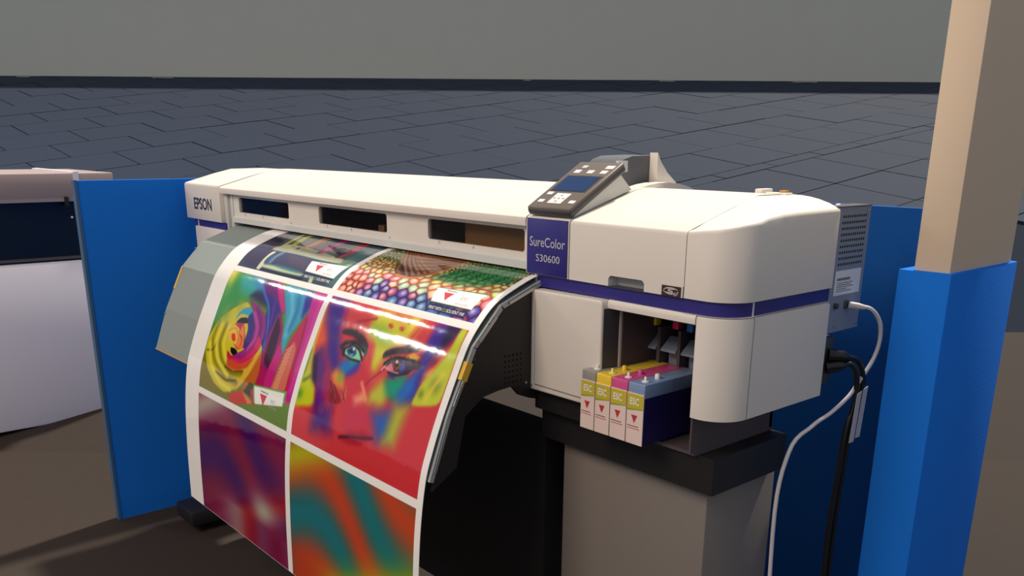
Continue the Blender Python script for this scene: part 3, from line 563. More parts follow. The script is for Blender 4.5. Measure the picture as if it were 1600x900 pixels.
# print layout in sheet metres (across, along): P area, S stroke, B soft spot, C panel, F fill, V/W scales, G colour wash
PAINT = [
('C',(0.106,0.69,0.325,0.702)),
('P',(105,135,35),0.0,[(0.106,0.328),(0.697,0.324),(0.689,0.624),(0.105,0.702)]),
('F',(95,130,35)),
('P',(50,150,65),0.05,[(0.119,0.338),(0.262,0.325),(0.332,0.371),(0.242,0.415),(0.151,0.466),(0.097,0.546),(0.062,0.552),(0.096,0.431)]),
('P',(50,170,165),0.05,[(0.176,0.331),(0.35,0.325),(0.431,0.363),(0.324,0.388),(0.216,0.382)]),
('B',(228,215,60),0.05,1,(0.118,0.332)),
('B',(228,215,60),0.04,0.9,(0.12,0.361)),
('B',(90,170,60),0.05,0.8,(0.114,0.39)),
('P',(60,140,190),0.03,[(0.243,0.328),(0.331,0.327),(0.385,0.369),(0.314,0.363)]),
('P',(40,32,75),0.03,[(0.28,0.389),(0.316,0.366),(0.39,0.363),(0.475,0.392),(0.466,0.408),(0.367,0.402)]),
('P',(110,22,112),0.02,[(0.322,0.329),(0.41,0.322),(0.525,0.399),(0.489,0.412),(0.379,0.375)]),
('P',(200,35,125),0.01,[(0.401,0.323),(0.449,0.328),(0.524,0.399),(0.5,0.41)]),
('P',(45,36,132),0.02,[(0.34,0.368),(0.439,0.372),(0.494,0.404),(0.52,0.434),(0.484,0.518),(0.456,0.538),(0.415,0.451),(0.419,0.4)]),
('S',(62,115,205),0.008,0.01,[(0.341,0.354),(0.419,0.4),(0.456,0.464),(0.47,0.521)]),
('S',(90,40,150),0.012,0.015,[(0.443,0.376),(0.457,0.424),(0.466,0.492)]),
('P',(62,162,198),0.02,[(0.454,0.325),(0.552,0.324),(0.62,0.327),(0.638,0.377),(0.617,0.414),(0.584,0.462),(0.583,0.524),(0.552,0.477),(0.53,0.413)]),
('S',(110,200,220),0.012,0.03,[(0.516,0.345),(0.556,0.394),(0.564,0.46)]),
('S',(45,120,170),0.012,0.03,[(0.558,0.339),(0.582,0.39),(0.572,0.445)]),
('P',(52,50,152),0.02,[(0.582,0.328),(0.627,0.327),(0.643,0.367),(0.615,0.411),(0.601,0.363)]),
('P',(195,38,142),0.012,[(0.622,0.322),(0.706,0.325),(0.702,0.405),(0.699,0.52),(0.691,0.628),(0.648,0.638),(0.662,0.55),(0.652,0.45),(0.638,0.377)]),
('S',(215,70,160),0.012,0.03,[(0.679,0.342),(0.683,0.417),(0.683,0.509),(0.677,0.593)]),
('P',(192,35,80),0.01,[(0.639,0.382),(0.652,0.431),(0.668,0.544),(0.661,0.605),(0.6,0.609),(0.581,0.519),(0.602,0.459)]),
('S',(140,20,60),0.006,0.012,[(0.643,0.405),(0.655,0.468),(0.657,0.542)]),
('P',(207,110,90),0.008,[(0.619,0.468),(0.643,0.489),(0.645,0.554),(0.648,0.606),(0.566,0.619),(0.583,0.562),(0.593,0.513)]),
('S',(232,160,120),0.004,0.006,[(0.619,0.484),(0.593,0.501)]),
('S',(232,160,120),0.004,0.006,[(0.619,0.494),(0.592,0.512)]),
('S',(232,160,120),0.004,0.006,[(0.618,0.505),(0.592,0.522)]),
('S',(232,160,120),0.004,0.006,[(0.617,0.515),(0.592,0.533)]),
('S',(232,160,120),0.004,0.006,[(0.617,0.526),(0.591,0.543)]),
('S',(232,160,120),0.004,0.006,[(0.616,0.536),(0.59,0.553)]),
('S',(232,160,120),0.004,0.006,[(0.615,0.547),(0.589,0.564)]),
('S',(232,160,120),0.004,0.006,[(0.613,0.557),(0.588,0.575)]),
('S',(232,160,120),0.004,0.006,[(0.612,0.568),(0.587,0.585)]),
('S',(232,160,120),0.004,0.006,[(0.61,0.578),(0.585,0.596)]),
('S',(232,160,120),0.004,0.006,[(0.608,0.589),(0.584,0.606)]),
('S',(232,160,120),0.004,0.006,[(0.606,0.6),(0.582,0.617)]),
('P',(152,26,102),0.01,[(0.485,0.405),(0.535,0.441),(0.553,0.486),(0.559,0.571),(0.535,0.619),(0.48,0.623),(0.47,0.56),(0.472,0.501),(0.477,0.451)]),
('P',(58,14,50),0.012,[(0.488,0.414),(0.527,0.452),(0.537,0.513),(0.528,0.568),(0.494,0.555),(0.484,0.504)]),
('P',(195,32,122),0.008,[(0.552,0.484),(0.583,0.519),(0.576,0.567),(0.57,0.618),(0.516,0.623),(0.53,0.558)]),
('P',(170,25,80),0.01,[(0.479,0.621),(0.479,0.558),(0.522,0.578),(0.528,0.62)]),
('P',(130,118,30),0.03,[(0.088,0.623),(0.117,0.596),(0.175,0.659),(0.292,0.685),(0.353,0.7),(0.106,0.704)]),
('P',(208,194,32),0.008,[(0.289,0.401),(0.211,0.436),(0.14,0.484),(0.109,0.544),(0.111,0.586),(0.154,0.637),(0.216,0.671),(0.292,0.684),(0.357,0.661),(0.403,0.632),(0.464,0.551),(0.464,0.519),(0.422,0.49)]),
('S',(125,118,16),0.012,0.025,[(0.149,0.488),(0.138,0.549),(0.186,0.604),(0.278,0.638),(0.373,0.641)]),
('S',(120,110,14),0.012,0.025,[(0.201,0.491),(0.192,0.55),(0.239,0.599),(0.318,0.622),(0.385,0.609)]),
('S',(70,55,10),0.005,0.01,[(0.269,0.609),(0.325,0.613),(0.386,0.601)]),
('S',(70,60,10),0.005,0.01,[(0.216,0.635),(0.294,0.647),(0.359,0.634)]),
('S',(90,80,10),0.005,0.012,[(0.123,0.584),(0.163,0.577),(0.173,0.554)]),
('S',(238,226,90),0.01,0.02,[(0.175,0.49),(0.164,0.545),(0.209,0.6),(0.299,0.631)]),
('S',(238,226,80),0.01,0.02,[(0.131,0.561),(0.167,0.618),(0.25,0.661),(0.329,0.667)]),
('S',(232,218,70),0.01,0.02,[(0.223,0.492),(0.217,0.546),(0.263,0.589),(0.33,0.602)]),
('B',(120,160,40),0.05,0.7,(0.171,0.461)),
('B',(150,175,45),0.04,0.6,(0.25,0.425)),
('P',(150,32,122),0.008,[(0.294,0.4),(0.361,0.408),(0.422,0.43),(0.449,0.475),(0.447,0.525),(0.416,0.56),(0.365,0.585),(0.289,0.592),(0.258,0.575),(0.29,0.574),(0.36,0.541),(0.384,0.496),(0.371,0.458),(0.327,0.419)]),
('S',(95,20,110),0.01,0.02,[(0.358,0.419),(0.41,0.452),(0.425,0.494)]),
('S',(195,60,160),0.01,0.015,[(0.35,0.431),(0.395,0.464),(0.405,0.503),(0.379,0.537)]),
('P',(208,32,92),0.008,[(0.419,0.485),(0.413,0.531),(0.358,0.573),(0.285,0.576),(0.265,0.574),(0.298,0.589),(0.366,0.586),(0.424,0.555),(0.451,0.512)]),
('P',(205,75,40),0.012,[(0.264,0.579),(0.366,0.586),(0.444,0.545),(0.437,0.576),(0.345,0.609),(0.28,0.607)]),
('P',(58,160,190),0.006,[(0.275,0.427),(0.318,0.417),(0.358,0.445),(0.36,0.462),(0.31,0.443),(0.266,0.446),(0.248,0.47),(0.251,0.448)]),
('P',(50,36,122),0.006,[(0.335,0.428),(0.38,0.467),(0.388,0.508),(0.365,0.541),(0.343,0.534),(0.346,0.483),(0.316,0.451)]),
('P',(30,12,42),0.005,[(0.255,0.476),(0.275,0.457),(0.315,0.45),(0.335,0.465),(0.293,0.473)]),
('P',(188,40,72),0.005,[(0.246,0.479),(0.309,0.469),(0.341,0.504),(0.352,0.538),(0.32,0.549),(0.276,0.536),(0.3,0.49)]),
('P',(232,132,52),0.005,[(0.232,0.5),(0.264,0.488),(0.299,0.501),(0.304,0.473),(0.326,0.491),(0.346,0.529),(0.34,0.546),(0.29,0.539),(0.254,0.53),(0.225,0.514)]),
('P',(232,192,62),0.005,[(0.222,0.511),(0.266,0.491),(0.296,0.512),(0.3,0.538),(0.255,0.532)]),
('P',(212,60,32),0.004,[(0.252,0.511),(0.274,0.505),(0.291,0.525),(0.279,0.532),(0.26,0.524)]),
('S',(150,50,30),0.004,0.006,[(0.306,0.505),(0.329,0.516),(0.328,0.537)]),
('P',(20,10,22),0.004,[(0.272,0.548),(0.309,0.548),(0.327,0.557),(0.304,0.57),(0.279,0.562)]),
('P',(190,30,60),0.005,[(0.257,0.56),(0.295,0.573),(0.324,0.573),(0.286,0.584),(0.261,0.574)]),
('P',(222,172,52),0.008,[(0.461,0.518),(0.466,0.551),(0.429,0.6),(0.395,0.64),(0.356,0.669),(0.396,0.599)]),
('P',(190,95,35),0.015,[(0.466,0.522),(0.485,0.586),(0.474,0.622),(0.399,0.652),(0.43,0.602)]),
('P',(202,52,32),0.01,[(0.313,0.685),(0.405,0.651),(0.477,0.677),(0.354,0.704)]),
('P',(50,62,32),0.008,[(0.444,0.622),(0.488,0.624),(0.481,0.661),(0.417,0.654)]),
('P',(222,132,62),0.006,[(0.409,0.654),(0.483,0.673),(0.449,0.683)]),
('P',(190,30,70),0.01,[(0.456,0.64),(0.483,0.63),(0.497,0.672),(0.477,0.677)]),
('P',(118,165,80),0.003,[(0.469,0.622),(0.66,0.602),(0.661,0.635),(0.486,0.672)]),
('P',(240,240,232),0.002,[(0.478,0.625),(0.65,0.609),(0.653,0.644),(0.496,0.672)]),
('C',(0.717,1.288,0.325,0.702)),
('F',(205,45,52)),
('P',(195,205,32),0.02,[(0.715,0.325),(0.712,0.426),(0.704,0.554),(0.693,0.634),(0.81,0.607),(0.79,0.557),(0.766,0.544),(0.743,0.503),(0.729,0.456),(0.72,0.396)]),
('S',(110,130,40),0.012,0.02,[(0.717,0.479),(0.718,0.529),(0.7,0.583)]),
('S',(90,120,30),0.008,0.016,[(0.727,0.556),(0.753,0.54)]),
('B',(60,140,50),0.025,0.7,(0.726,0.592)),
('P',(226,85,45),0.03,[(0.715,0.353),(0.703,0.402),(0.734,0.466),(0.764,0.492),(0.776,0.44),(0.751,0.373)]),
('P',(235,175,50),0.02,[(0.715,0.331),(0.71,0.372),(0.716,0.429),(0.729,0.459),(0.725,0.424),(0.723,0.363)]),
('P',(62,26,135),0.05,[(0.713,0.326),(0.818,0.323),(0.816,0.363),(0.821,0.408),(0.856,0.467),(0.886,0.509),(0.846,0.517),(0.791,0.473),(0.775,0.433),(0.738,0.393),(0.724,0.359)]),
('P',(110,25,120),0.03,[(0.719,0.325),(0.78,0.323),(0.785,0.342),(0.727,0.343)]),
('P',(205,58,62),0.05,[(0.806,0.323),(0.951,0.323),(0.934,0.358),(0.935,0.389),(0.94,0.421),(0.832,0.406),(0.817,0.374)]),
('P',(150,30,110),0.03,[(0.791,0.328),(0.814,0.326),(0.82,0.37),(0.828,0.407),(0.815,0.399),(0.807,0.364)]),
('P',(212,207,42),0.05,[(0.951,0.323),(1.126,0.325),(1.111,0.358),(1.102,0.392),(1.05,0.414),(1.036,0.446),(1.019,0.482),(0.992,0.481),(0.981,0.43),(0.94,0.401),(0.937,0.361)]),
('P',(150,190,40),0.04,[(0.944,0.363),(1.009,0.366),(1.052,0.398),(1.015,0.411),(0.959,0.395)]),
('P',(228,142,62),0.03,[(0.974,0.323),(1.069,0.325),(1.068,0.342),(1.015,0.345)]),
('P',(238,218,62),0.03,[(1.086,0.324),(1.118,0.325),(1.111,0.358),(1.094,0.379)]),
('P',(212,62,62),0.04,[(1.125,0.324),(1.18,0.324),(1.177,0.366),(1.152,0.389),(1.097,0.393),(1.113,0.361)]),
('P',(228,130,60),0.03,[(1.122,0.326),(1.138,0.327),(1.123,0.376),(1.1,0.389)]),
('P',(150,40,142),0.025,[(1.17,0.326),(1.195,0.327),(1.189,0.373),(1.178,0.391)]),
('P',(235,150,40),0.015,[(1.262,0.326),(1.283,0.324),(1.228,0.437),(1.201,0.474),(1.191,0.44),(1.242,0.394),(1.26,0.36)]),
('P',(208,50,62),0.02,[(1.262,0.338),(1.254,0.369),(1.235,0.407),(1.208,0.436),(1.202,0.407),(1.23,0.372)]),
('P',(56,30,142),0.035,[(1.187,0.323),(1.262,0.323),(1.246,0.357),(1.223,0.385),(1.205,0.422),(1.199,0.463),(1.195,0.5),(1.19,0.519),(1.14,0.531),(1.153,0.497),(1.17,0.457),(1.169,0.42),(1.174,0.376)]),
('P',(35,12,55),0.03,[(1.219,0.324),(1.263,0.323),(1.25,0.359),(1.223,0.385),(1.219,0.355)]),
('P',(120,20,70),0.02,[(1.216,0.399),(1.235,0.389),(1.223,0.418),(1.204,0.428)]),
('P',(192,206,32),0.012,[(1.262,0.324),(1.285,0.323),(1.286,0.415),(1.285,0.497),(1.188,0.52),(1.2,0.469),(1.228,0.432),(1.26,0.372)]),
('B',(120,125,30),0.03,0.9,(1.25,0.459)),
('B',(120,125,30),0.018,0.8,(1.212,0.486)),
('S',(225,205,50),0.01,0.02,[(1.263,0.431),(1.244,0.465),(1.233,0.497)]),
('P',(92,22,112),0.04,[(0.742,0.475),(0.765,0.453),(0.817,0.503),(0.82,0.55),(0.794,0.558),(0.765,0.543),(0.743,0.503)]),
('P',(35,14,45),0.02,[(0.741,0.489),(0.754,0.48),(0.793,0.556),(0.766,0.544)]),
('P',(150,25,90),0.04,[(0.814,0.552),(0.824,0.508),(0.849,0.517),(0.866,0.588),(0.816,0.606),(0.798,0.569)]),
('P',(95,25,125),0.03,[(0.795,0.559),(0.812,0.538),(0.846,0.599),(0.813,0.607)]),
('P',(22,112,192),0.03,[(0.866,0.483),(0.9,0.462),(0.946,0.464),(0.95,0.489),(0.911,0.509),(0.874,0.505)]),
('P',(0,150,132),0.03,[(0.903,0.467),(0.935,0.456),(0.947,0.47),(0.917,0.479)]),
('P',(70,30,160),0.03,[(0.938,0.475),(0.948,0.463),(0.949,0.493),(0.908,0.515),(0.908,0.505)]),
('P',(226,142,42),0.03,[(0.846,0.517),(0.86,0.496),(0.906,0.512),(0.919,0.539),(0.869,0.54)]),
('B',(120,165,42),0.022,0.9,(0.89,0.515)),
('P',(205,45,58),0.04,[(0.957,0.455),(1.012,0.48),(1.009,0.51),(1.001,0.541),(0.941,0.551),(0.913,0.514),(0.961,0.487)]),
('P',(215,60,70),0.03,[(0.942,0.404),(0.981,0.411),(0.988,0.442),(0.995,0.48),(0.959,0.461)]),
('P',(242,152,112),0.03,[(0.969,0.548),(1.002,0.527),(1.028,0.547),(0.98,0.568)]),
('S',(245,150,100),0.008,0.012,[(0.983,0.509),(1.001,0.525),(1.02,0.543)]),
('P',(215,72,62),0.03,[(1.014,0.483),(1.063,0.466),(1.068,0.497),(1.018,0.509)]),
('P',(186,190,42),0.04,[(1.06,0.486),(1.103,0.499),(1.092,0.542),(1.032,0.556),(1.025,0.521)]),
('P',(0,150,112),0.04,[(1.069,0.481),(1.141,0.455),(1.152,0.491),(1.126,0.525),(1.087,0.512)]),
('P',(22,102,192),0.04,[(1.148,0.467),(1.175,0.443),(1.187,0.49),(1.152,0.525),(1.127,0.512)]),
('S',(150,30,50),0.004,0.006,[(1.056,0.455),(1.037,0.475),(1.01,0.497),(1.002,0.511)]),
('P',(58,16,24),0.012,[(0.825,0.407),(0.845,0.396),(0.886,0.393),(0.93,0.403),(0.955,0.419),(0.96,0.436),(0.942,0.434),(0.917,0.422),(0.886,0.411),(0.841,0.411)]),
('P',(30,22,28),0.012,[(0.842,0.442),(0.867,0.431),(0.907,0.426),(0.938,0.435),(0.963,0.437),(0.93,0.42),(0.896,0.417),(0.853,0.428)]),
('P',(0,105,72),0.012,[(0.926,0.422),(0.961,0.434),(0.961,0.449),(0.934,0.44)]),
('P',(40,20,60),0.015,[(0.84,0.443),(0.858,0.436),(0.877,0.456),(0.87,0.465)]),
('P',(140,216,162),0.006,[(0.868,0.445),(0.899,0.432),(0.931,0.44),(0.951,0.46),(0.93,0.462),(0.9,0.463),(0.872,0.458)]),
('P',(24,72,124),0.006,[(0.874,0.447),(0.888,0.435),(0.911,0.437),(0.922,0.448),(0.913,0.458),(0.89,0.458)]),
('P',(70,170,190),0.006,[(0.893,0.452),(0.91,0.45),(0.909,0.457),(0.895,0.457)]),
('P',(8,8,14),0.004,[(0.887,0.444),(0.899,0.44),(0.909,0.446),(0.902,0.452),(0.891,0.451)]),
('B',(255,255,255),0.008,1,(0.904,0.439)),
('S',(20,20,30),0.006,0.006,[(0.867,0.46),(0.868,0.442),(0.897,0.429),(0.929,0.437),(0.953,0.458)]),
('S',(232,190,182),0.004,0.004,[(0.874,0.461),(0.908,0.465),(0.948,0.464)]),
('S',(235,205,190),0.004,0.004,[(0.898,0.426),(0.928,0.43),(0.951,0.446)]),
('P',(42,16,22),0.012,[(1.031,0.439),(1.032,0.421),(1.058,0.409),(1.105,0.398),(1.154,0.388),(1.141,0.401),(1.103,0.413),(1.066,0.423)]),
('P',(60,15,25),0.02,[(1.102,0.392),(1.148,0.384),(1.158,0.391),(1.118,0.402)]),
('P',(60,22,62),0.01,[(1.042,0.455),(1.054,0.439),(1.085,0.427),(1.124,0.429),(1.152,0.439),(1.138,0.455),(1.107,0.464),(1.075,0.464)]),
('P',(222,122,132),0.006,[(1.052,0.457),(1.072,0.441),(1.09,0.458),(1.073,0.461)]),
('P',(70,80,170),0.006,[(1.099,0.433),(1.122,0.435),(1.128,0.447),(1.113,0.456)]),
('P',(120,75,42),0.006,[(1.076,0.438),(1.087,0.431),(1.106,0.437),(1.111,0.448),(1.098,0.455),(1.08,0.45)]),
('P',(8,6,10),0.004,[(1.083,0.44),(1.094,0.436),(1.101,0.443),(1.093,0.448),(1.085,0.446)]),
('B',(255,240,230),0.008,1,(1.09,0.436)),
('S',(235,172,172),0.004,0.004,[(1.043,0.465),(1.056,0.442),(1.088,0.427),(1.123,0.429)]),
('S',(235,150,140),0.004,0.004,[(1.051,0.456),(1.076,0.462),(1.108,0.46)]),
('P',(16,12,26),0.015,[(1.116,0.43),(1.171,0.419),(1.181,0.43),(1.152,0.443),(1.137,0.435)]),
('P',(228,165,52),0.01,[(1.117,0.418),(1.139,0.403),(1.167,0.411),(1.151,0.423),(1.119,0.426)]),
('P',(170,70,60),0.01,[(1.09,0.418),(1.113,0.412),(1.12,0.42),(1.099,0.424)]),
('P',(60,30,100),0.012,[(1.076,0.465),(1.107,0.464),(1.098,0.475),(1.075,0.474)]),
('P',(156,22,38),0.008,[(0.853,0.564),(0.846,0.528),(0.887,0.543),(0.927,0.569),(0.913,0.579),(0.87,0.585)]),
('S',(95,8,28),0.003,0.004,[(0.848,0.531),(0.886,0.57)]),
('S',(95,8,28),0.003,0.004,[(0.872,0.539),(0.914,0.57)]),
('S',(95,8,28),0.003,0.004,[(0.856,0.556),(0.899,0.577)]),
('S',(95,8,28),0.003,0.004,[(0.864,0.548),(0.882,0.557)]),
('P',(215,90,70),0.01,[(0.908,0.542),(0.926,0.529),(0.942,0.564),(0.928,0.567)]),
('S',(120,20,30),0.003,0.004,[(0.912,0.544),(0.938,0.565)]),
('S',(120,20,30),0.003,0.004,[(0.92,0.536),(0.929,0.563)]),
('P',(218,112,42),0.006,[(1.005,0.356),(1.022,0.354),(1.032,0.362),(1.023,0.368),(1.009,0.364)]),
('P',(218,112,42),0.006,[(1.051,0.356),(1.074,0.354),(1.075,0.363),(1.064,0.368),(1.053,0.363)]),
('S',(160,60,30),0.003,0.004,[(1.011,0.357),(1.022,0.364)]),
('S',(160,60,30),0.003,0.004,[(1.06,0.357),(1.067,0.364)]),
('B',(165,30,40),0.007,0.9,(0.879,0.373)),
('B',(165,30,40),0.007,0.9,(0.887,0.371)),
('B',(165,30,40),0.007,0.9,(0.895,0.368)),
('B',(165,30,40),0.007,0.9,(0.904,0.366)),
('B',(165,30,40),0.007,0.9,(0.912,0.364)),
('B',(165,30,40),0.007,0.9,(0.919,0.362)),
('B',(165,30,40),0.007,0.9,(0.927,0.36)),
('B',(165,30,40),0.007,0.9,(0.935,0.357)),
('B',(165,30,40),0.007,0.9,(0.943,0.355)),
('B',(165,30,40),0.007,0.9,(0.95,0.353)),
('B',(200,90,40),0.007,0.9,(1.019,0.33)),
('B',(200,90,40),0.007,0.9,(1.027,0.331)),
('B',(200,90,40),0.007,0.9,(1.035,0.333)),
('B',(200,90,40),0.007,0.9,(1.043,0.334)),
('B',(200,90,40),0.007,0.9,(1.05,0.336)),
('B',(200,90,40),0.007,0.9,(1.058,0.337)),
('B',(200,90,40),0.007,0.9,(1.066,0.339)),
('B',(200,90,40),0.007,0.9,(1.073,0.34)),
('B',(200,90,40),0.007,0.9,(1.081,0.342)),
('S',(190,70,40),0.004,0.006,[(1.131,0.328),(1.123,0.356),(1.109,0.378)]),
('B',(228,120,70),0.03,0.6,(1.06,0.333)),
('S',(18,12,22),0.007,0.006,[(0.849,0.438),(0.877,0.427),(0.912,0.425),(0.947,0.437)]),
('S',(18,12,22),0.005,0.006,[(0.87,0.46),(0.902,0.465),(0.946,0.464)]),
('S',(14,10,18),0.008,0.006,[(1.046,0.449),(1.061,0.436),(1.087,0.426),(1.123,0.425),(1.151,0.423)]),
('S',(18,10,22),0.005,0.006,[(1.07,0.465),(1.107,0.465),(1.14,0.454),(1.153,0.44)]),
('S',(40,14,22),0.012,0.01,[(1.035,0.43),(1.062,0.415),(1.109,0.404),(1.147,0.395)]),
('S',(50,14,20),0.012,0.01,[(0.838,0.405),(0.884,0.399),(0.931,0.411),(0.953,0.425)]),
('S',(20,14,20),0.003,0.003,[(0.868,0.432),(0.856,0.427)]),
('S',(20,14,20),0.003,0.003,[(1.067,0.433),(1.059,0.429)]),
('S',(20,14,20),0.003,0.003,[(0.882,0.431),(0.871,0.426)]),
('S',(20,14,20),0.003,0.003,[(1.082,0.431),(1.076,0.426)]),
('S',(20,14,20),0.003,0.003,[(0.896,0.43),(0.887,0.425)]),
('S',(20,14,20),0.003,0.003,[(1.097,0.429),(1.092,0.423)]),
('S',(20,14,20),0.003,0.003,[(0.91,0.429),(0.902,0.424)]),
('S',(20,14,20),0.003,0.003,[(1.112,0.427),(1.109,0.421)]),
('S',(20,14,20),0.003,0.003,[(0.924,0.428),(0.917,0.423)]),
('S',(20,14,20),0.003,0.003,[(1.126,0.425),(1.125,0.418)]),
('P',(200,40,70),0.05,[(0.943,0.577),(1.053,0.551),(1.061,0.612),(0.96,0.625)]),
('P',(170,15,45),0.02,[(0.946,0.651),(0.99,0.624),(1.019,0.623),(1.043,0.612),(1.091,0.617),(1.041,0.649),(0.985,0.659)]),
('S',(70,5,25),0.006,0.01,[(0.949,0.652),(0.996,0.638),(1.024,0.634),(1.087,0.62)]),
('P',(30,90,180),0.06,[(1.062,0.568),(1.135,0.541),(1.146,0.606),(1.103,0.62)]),
('P',(170,190,40),0.06,[(1.14,0.531),(1.186,0.52),(1.171,0.615),(1.13,0.619)]),
('P',(70,20,120),0.06,[(0.81,0.607),(0.887,0.59),(0.908,0.651),(0.813,0.668)]),
('C',(0.106,0.69,0.0,0.305)),
('F',(52,66,82)),
('P',(84,88,92),0.03,[(0.117,0.093),(0.587,0.096),(0.612,0.194),(0.235,0.192)]),
('P',(56,49,74),0.03,[(0.062,0.083),(0.119,0.305),(0.27,0.303),(0.232,0.226),(0.209,0.185),(0.137,0.1)]),
('P',(40,36,60),0.02,[(0.186,0.208),(0.106,0.147),(0.1,0.112),(0.173,0.141),(0.207,0.188)]),
('P',(72,108,112),0.04,[(0.557,0.125),(0.689,0.108),(0.69,0.216),(0.698,0.305),(0.652,0.302),(0.65,0.219)]),
('P',(188,190,155),0.008,[(0.209,0.219),(0.218,0.19),(0.274,0.172),(0.427,0.179),(0.567,0.198),(0.614,0.2),(0.628,0.221),(0.532,0.223),(0.378,0.218),(0.295,0.219)]),
('P',(150,155,130),0.012,[(0.255,0.183),(0.431,0.181),(0.56,0.197),(0.527,0.206),(0.383,0.201)]),
('P',(206,207,172),0.006,[(0.234,0.226),(0.255,0.224),(0.26,0.267),(0.258,0.302),(0.232,0.302),(0.232,0.27)]),
('P',(60,62,92),0.01,[(0.258,0.226),(0.319,0.219),(0.476,0.228),(0.493,0.237),(0.511,0.277),(0.38,0.273),(0.249,0.28),(0.248,0.251)]),
('P',(80,66,84),0.03,[(0.343,0.226),(0.48,0.232),(0.502,0.27),(0.39,0.264)]),
('S',(140,170,190),0.01,0.03,[(0.285,0.267),(0.284,0.246),(0.295,0.226)]),
('S',(50,100,140),0.012,0.03,[(0.268,0.273),(0.269,0.253)]),
('P',(190,202,162),0.012,[(0.249,0.282),(0.313,0.278),(0.388,0.28),(0.514,0.284),(0.497,0.293),(0.383,0.294),(0.255,0.292)]),
('P',(60,120,130),0.012,[(0.309,0.275),(0.379,0.273),(0.491,0.279),(0.476,0.285),(0.381,0.283)]),
('P',(30,34,54),0.006,[(0.256,0.293),(0.384,0.295),(0.52,0.294),(0.526,0.307),(0.257,0.303)]),
('P',(104,100,104),0.01,[(0.283,0.148),(0.309,0.116),(0.36,0.156),(0.303,0.175)]),
('P',(88,60,92),0.01,[(0.414,0.134),(0.497,0.144),(0.463,0.181),(0.408,0.178)]),
('P',(52,48,70),0.01,[(0.413,0.106),(0.544,0.111),(0.532,0.143),(0.438,0.132)]),
('P',(95,95,95),0.01,[(0.508,0.134),(0.563,0.136),(0.577,0.172),(0.508,0.174)]),
('P',(55,45,70),0.01,[(0.531,0.169),(0.585,0.163),(0.583,0.192),(0.531,0.182)]),
('S',(196,196,66),0.014,0.008,[(0.215,0.098),(0.229,0.136),(0.237,0.186)]),
('S',(176,182,62),0.024,0.01,[(0.254,0.089),(0.27,0.135),(0.278,0.171)]),
('S',(206,142,72),0.01,0.006,[(0.351,0.104),(0.36,0.146),(0.355,0.182)]),
('S',(196,112,60),0.02,0.01,[(0.377,0.112),(0.376,0.135),(0.369,0.161)]),
('S',(192,50,122),0.022,0.008,[(0.469,0.104),(0.468,0.14),(0.473,0.182)]),
('S',(170,40,110),0.02,0.01,[(0.462,0.106),(0.466,0.129)]),
('S',(192,52,72),0.014,0.006,[(0.589,0.104),(0.59,0.147),(0.581,0.19)]),
('S',(176,48,72),0.03,0.01,[(0.573,0.107),(0.59,0.153)]),
('B',(30,40,50),0.01,1,(0.221,0.192)),
('B',(30,40,50),0.01,1,(0.331,0.189)),
('B',(30,40,50),0.01,1,(0.457,0.19)),
('B',(30,40,50),0.01,1,(0.569,0.195)),
('B',(120,165,110),0.03,0.8,(0.631,0.21)),
('B',(170,200,130),0.02,0.8,(0.669,0.22)),
('P',(190,196,150),0.006,[(0.552,0.29),(0.57,0.289),(0.58,0.305),(0.56,0.306)]),
('P',(150,180,110),0.004,[(0.485,0.235),(0.675,0.224),(0.676,0.228),(0.491,0.235)]),
('P',(30,40,48),0.006,[(0.504,0.274),(0.666,0.278),(0.668,0.283),(0.504,0.278)]),
('P',(242,240,236),0.003,[(0.489,0.233),(0.675,0.227),(0.666,0.277),(0.506,0.273)]),
('C',(0.717,1.288,0.0,0.305)),
('V',),
('P',(128,84,54),0.006,[(0.739,0.081),(0.805,0.123),(0.828,0.16),(0.856,0.195),(0.892,0.217),(0.937,0.224),(0.972,0.217),(1.0,0.198),(1.03,0.164),(1.045,0.111),(1.03,0.075),(0.888,0.005)]),
('P',(54,42,40),0.012,[(0.845,0.156),(0.895,0.159),(0.929,0.181),(0.943,0.212),(0.906,0.213),(0.874,0.194)]),
('P',(150,86,62),0.01,[(0.859,0.197),(0.903,0.211),(0.937,0.224),(0.899,0.221)]),
('S',(186,116,76),0.005,0.006,[(0.782,0.095),(0.853,0.162),(0.937,0.216)]),
('S',(66,44,34),0.005,0.006,[(0.79,0.097),(0.863,0.161),(0.945,0.212)]),
('S',(186,116,76),0.005,0.006,[(0.798,0.099),(0.873,0.161),(0.952,0.208)]),
('S',(66,44,34),0.005,0.006,[(0.805,0.101),(0.883,0.16),(0.96,0.203)]),
('S',(186,116,76),0.005,0.006,[(0.813,0.104),(0.893,0.16),(0.967,0.199)]),
('S',(66,44,34),0.005,0.006,[(0.82,0.106),(0.903,0.159),(0.974,0.195)]),
('S',(186,116,76),0.005,0.006,[(0.827,0.108),(0.913,0.159),(0.982,0.191)]),
('S',(66,44,34),0.005,0.006,[(0.835,0.11),(0.923,0.158),(0.989,0.186)]),
('S',(186,116,76),0.005,0.006,[(0.842,0.112),(0.932,0.158),(0.996,0.182)]),
('S',(170,106,66),0.004,0.006,[(0.858,0.128),(0.92,0.119),(0.974,0.112),(1.007,0.093)]),
('S',(80,52,34),0.004,0.006,[(0.872,0.138),(0.932,0.129),(0.983,0.118),(1.011,0.096)]),
('S',(170,106,66),0.004,0.006,[(0.885,0.148),(0.943,0.137),(0.992,0.124),(1.015,0.099)]),
('S',(80,52,34),0.004,0.006,[(0.897,0.157),(0.954,0.146),(1.001,0.129),(1.019,0.102)]),
('S',(170,106,66),0.004,0.006,[(0.909,0.166),(0.964,0.153),(1.009,0.134),(1.022,0.105)]),
('S',(80,52,34),0.004,0.006,[(0.921,0.174),(0.974,0.161),(1.016,0.139),(1.026,0.108)]),
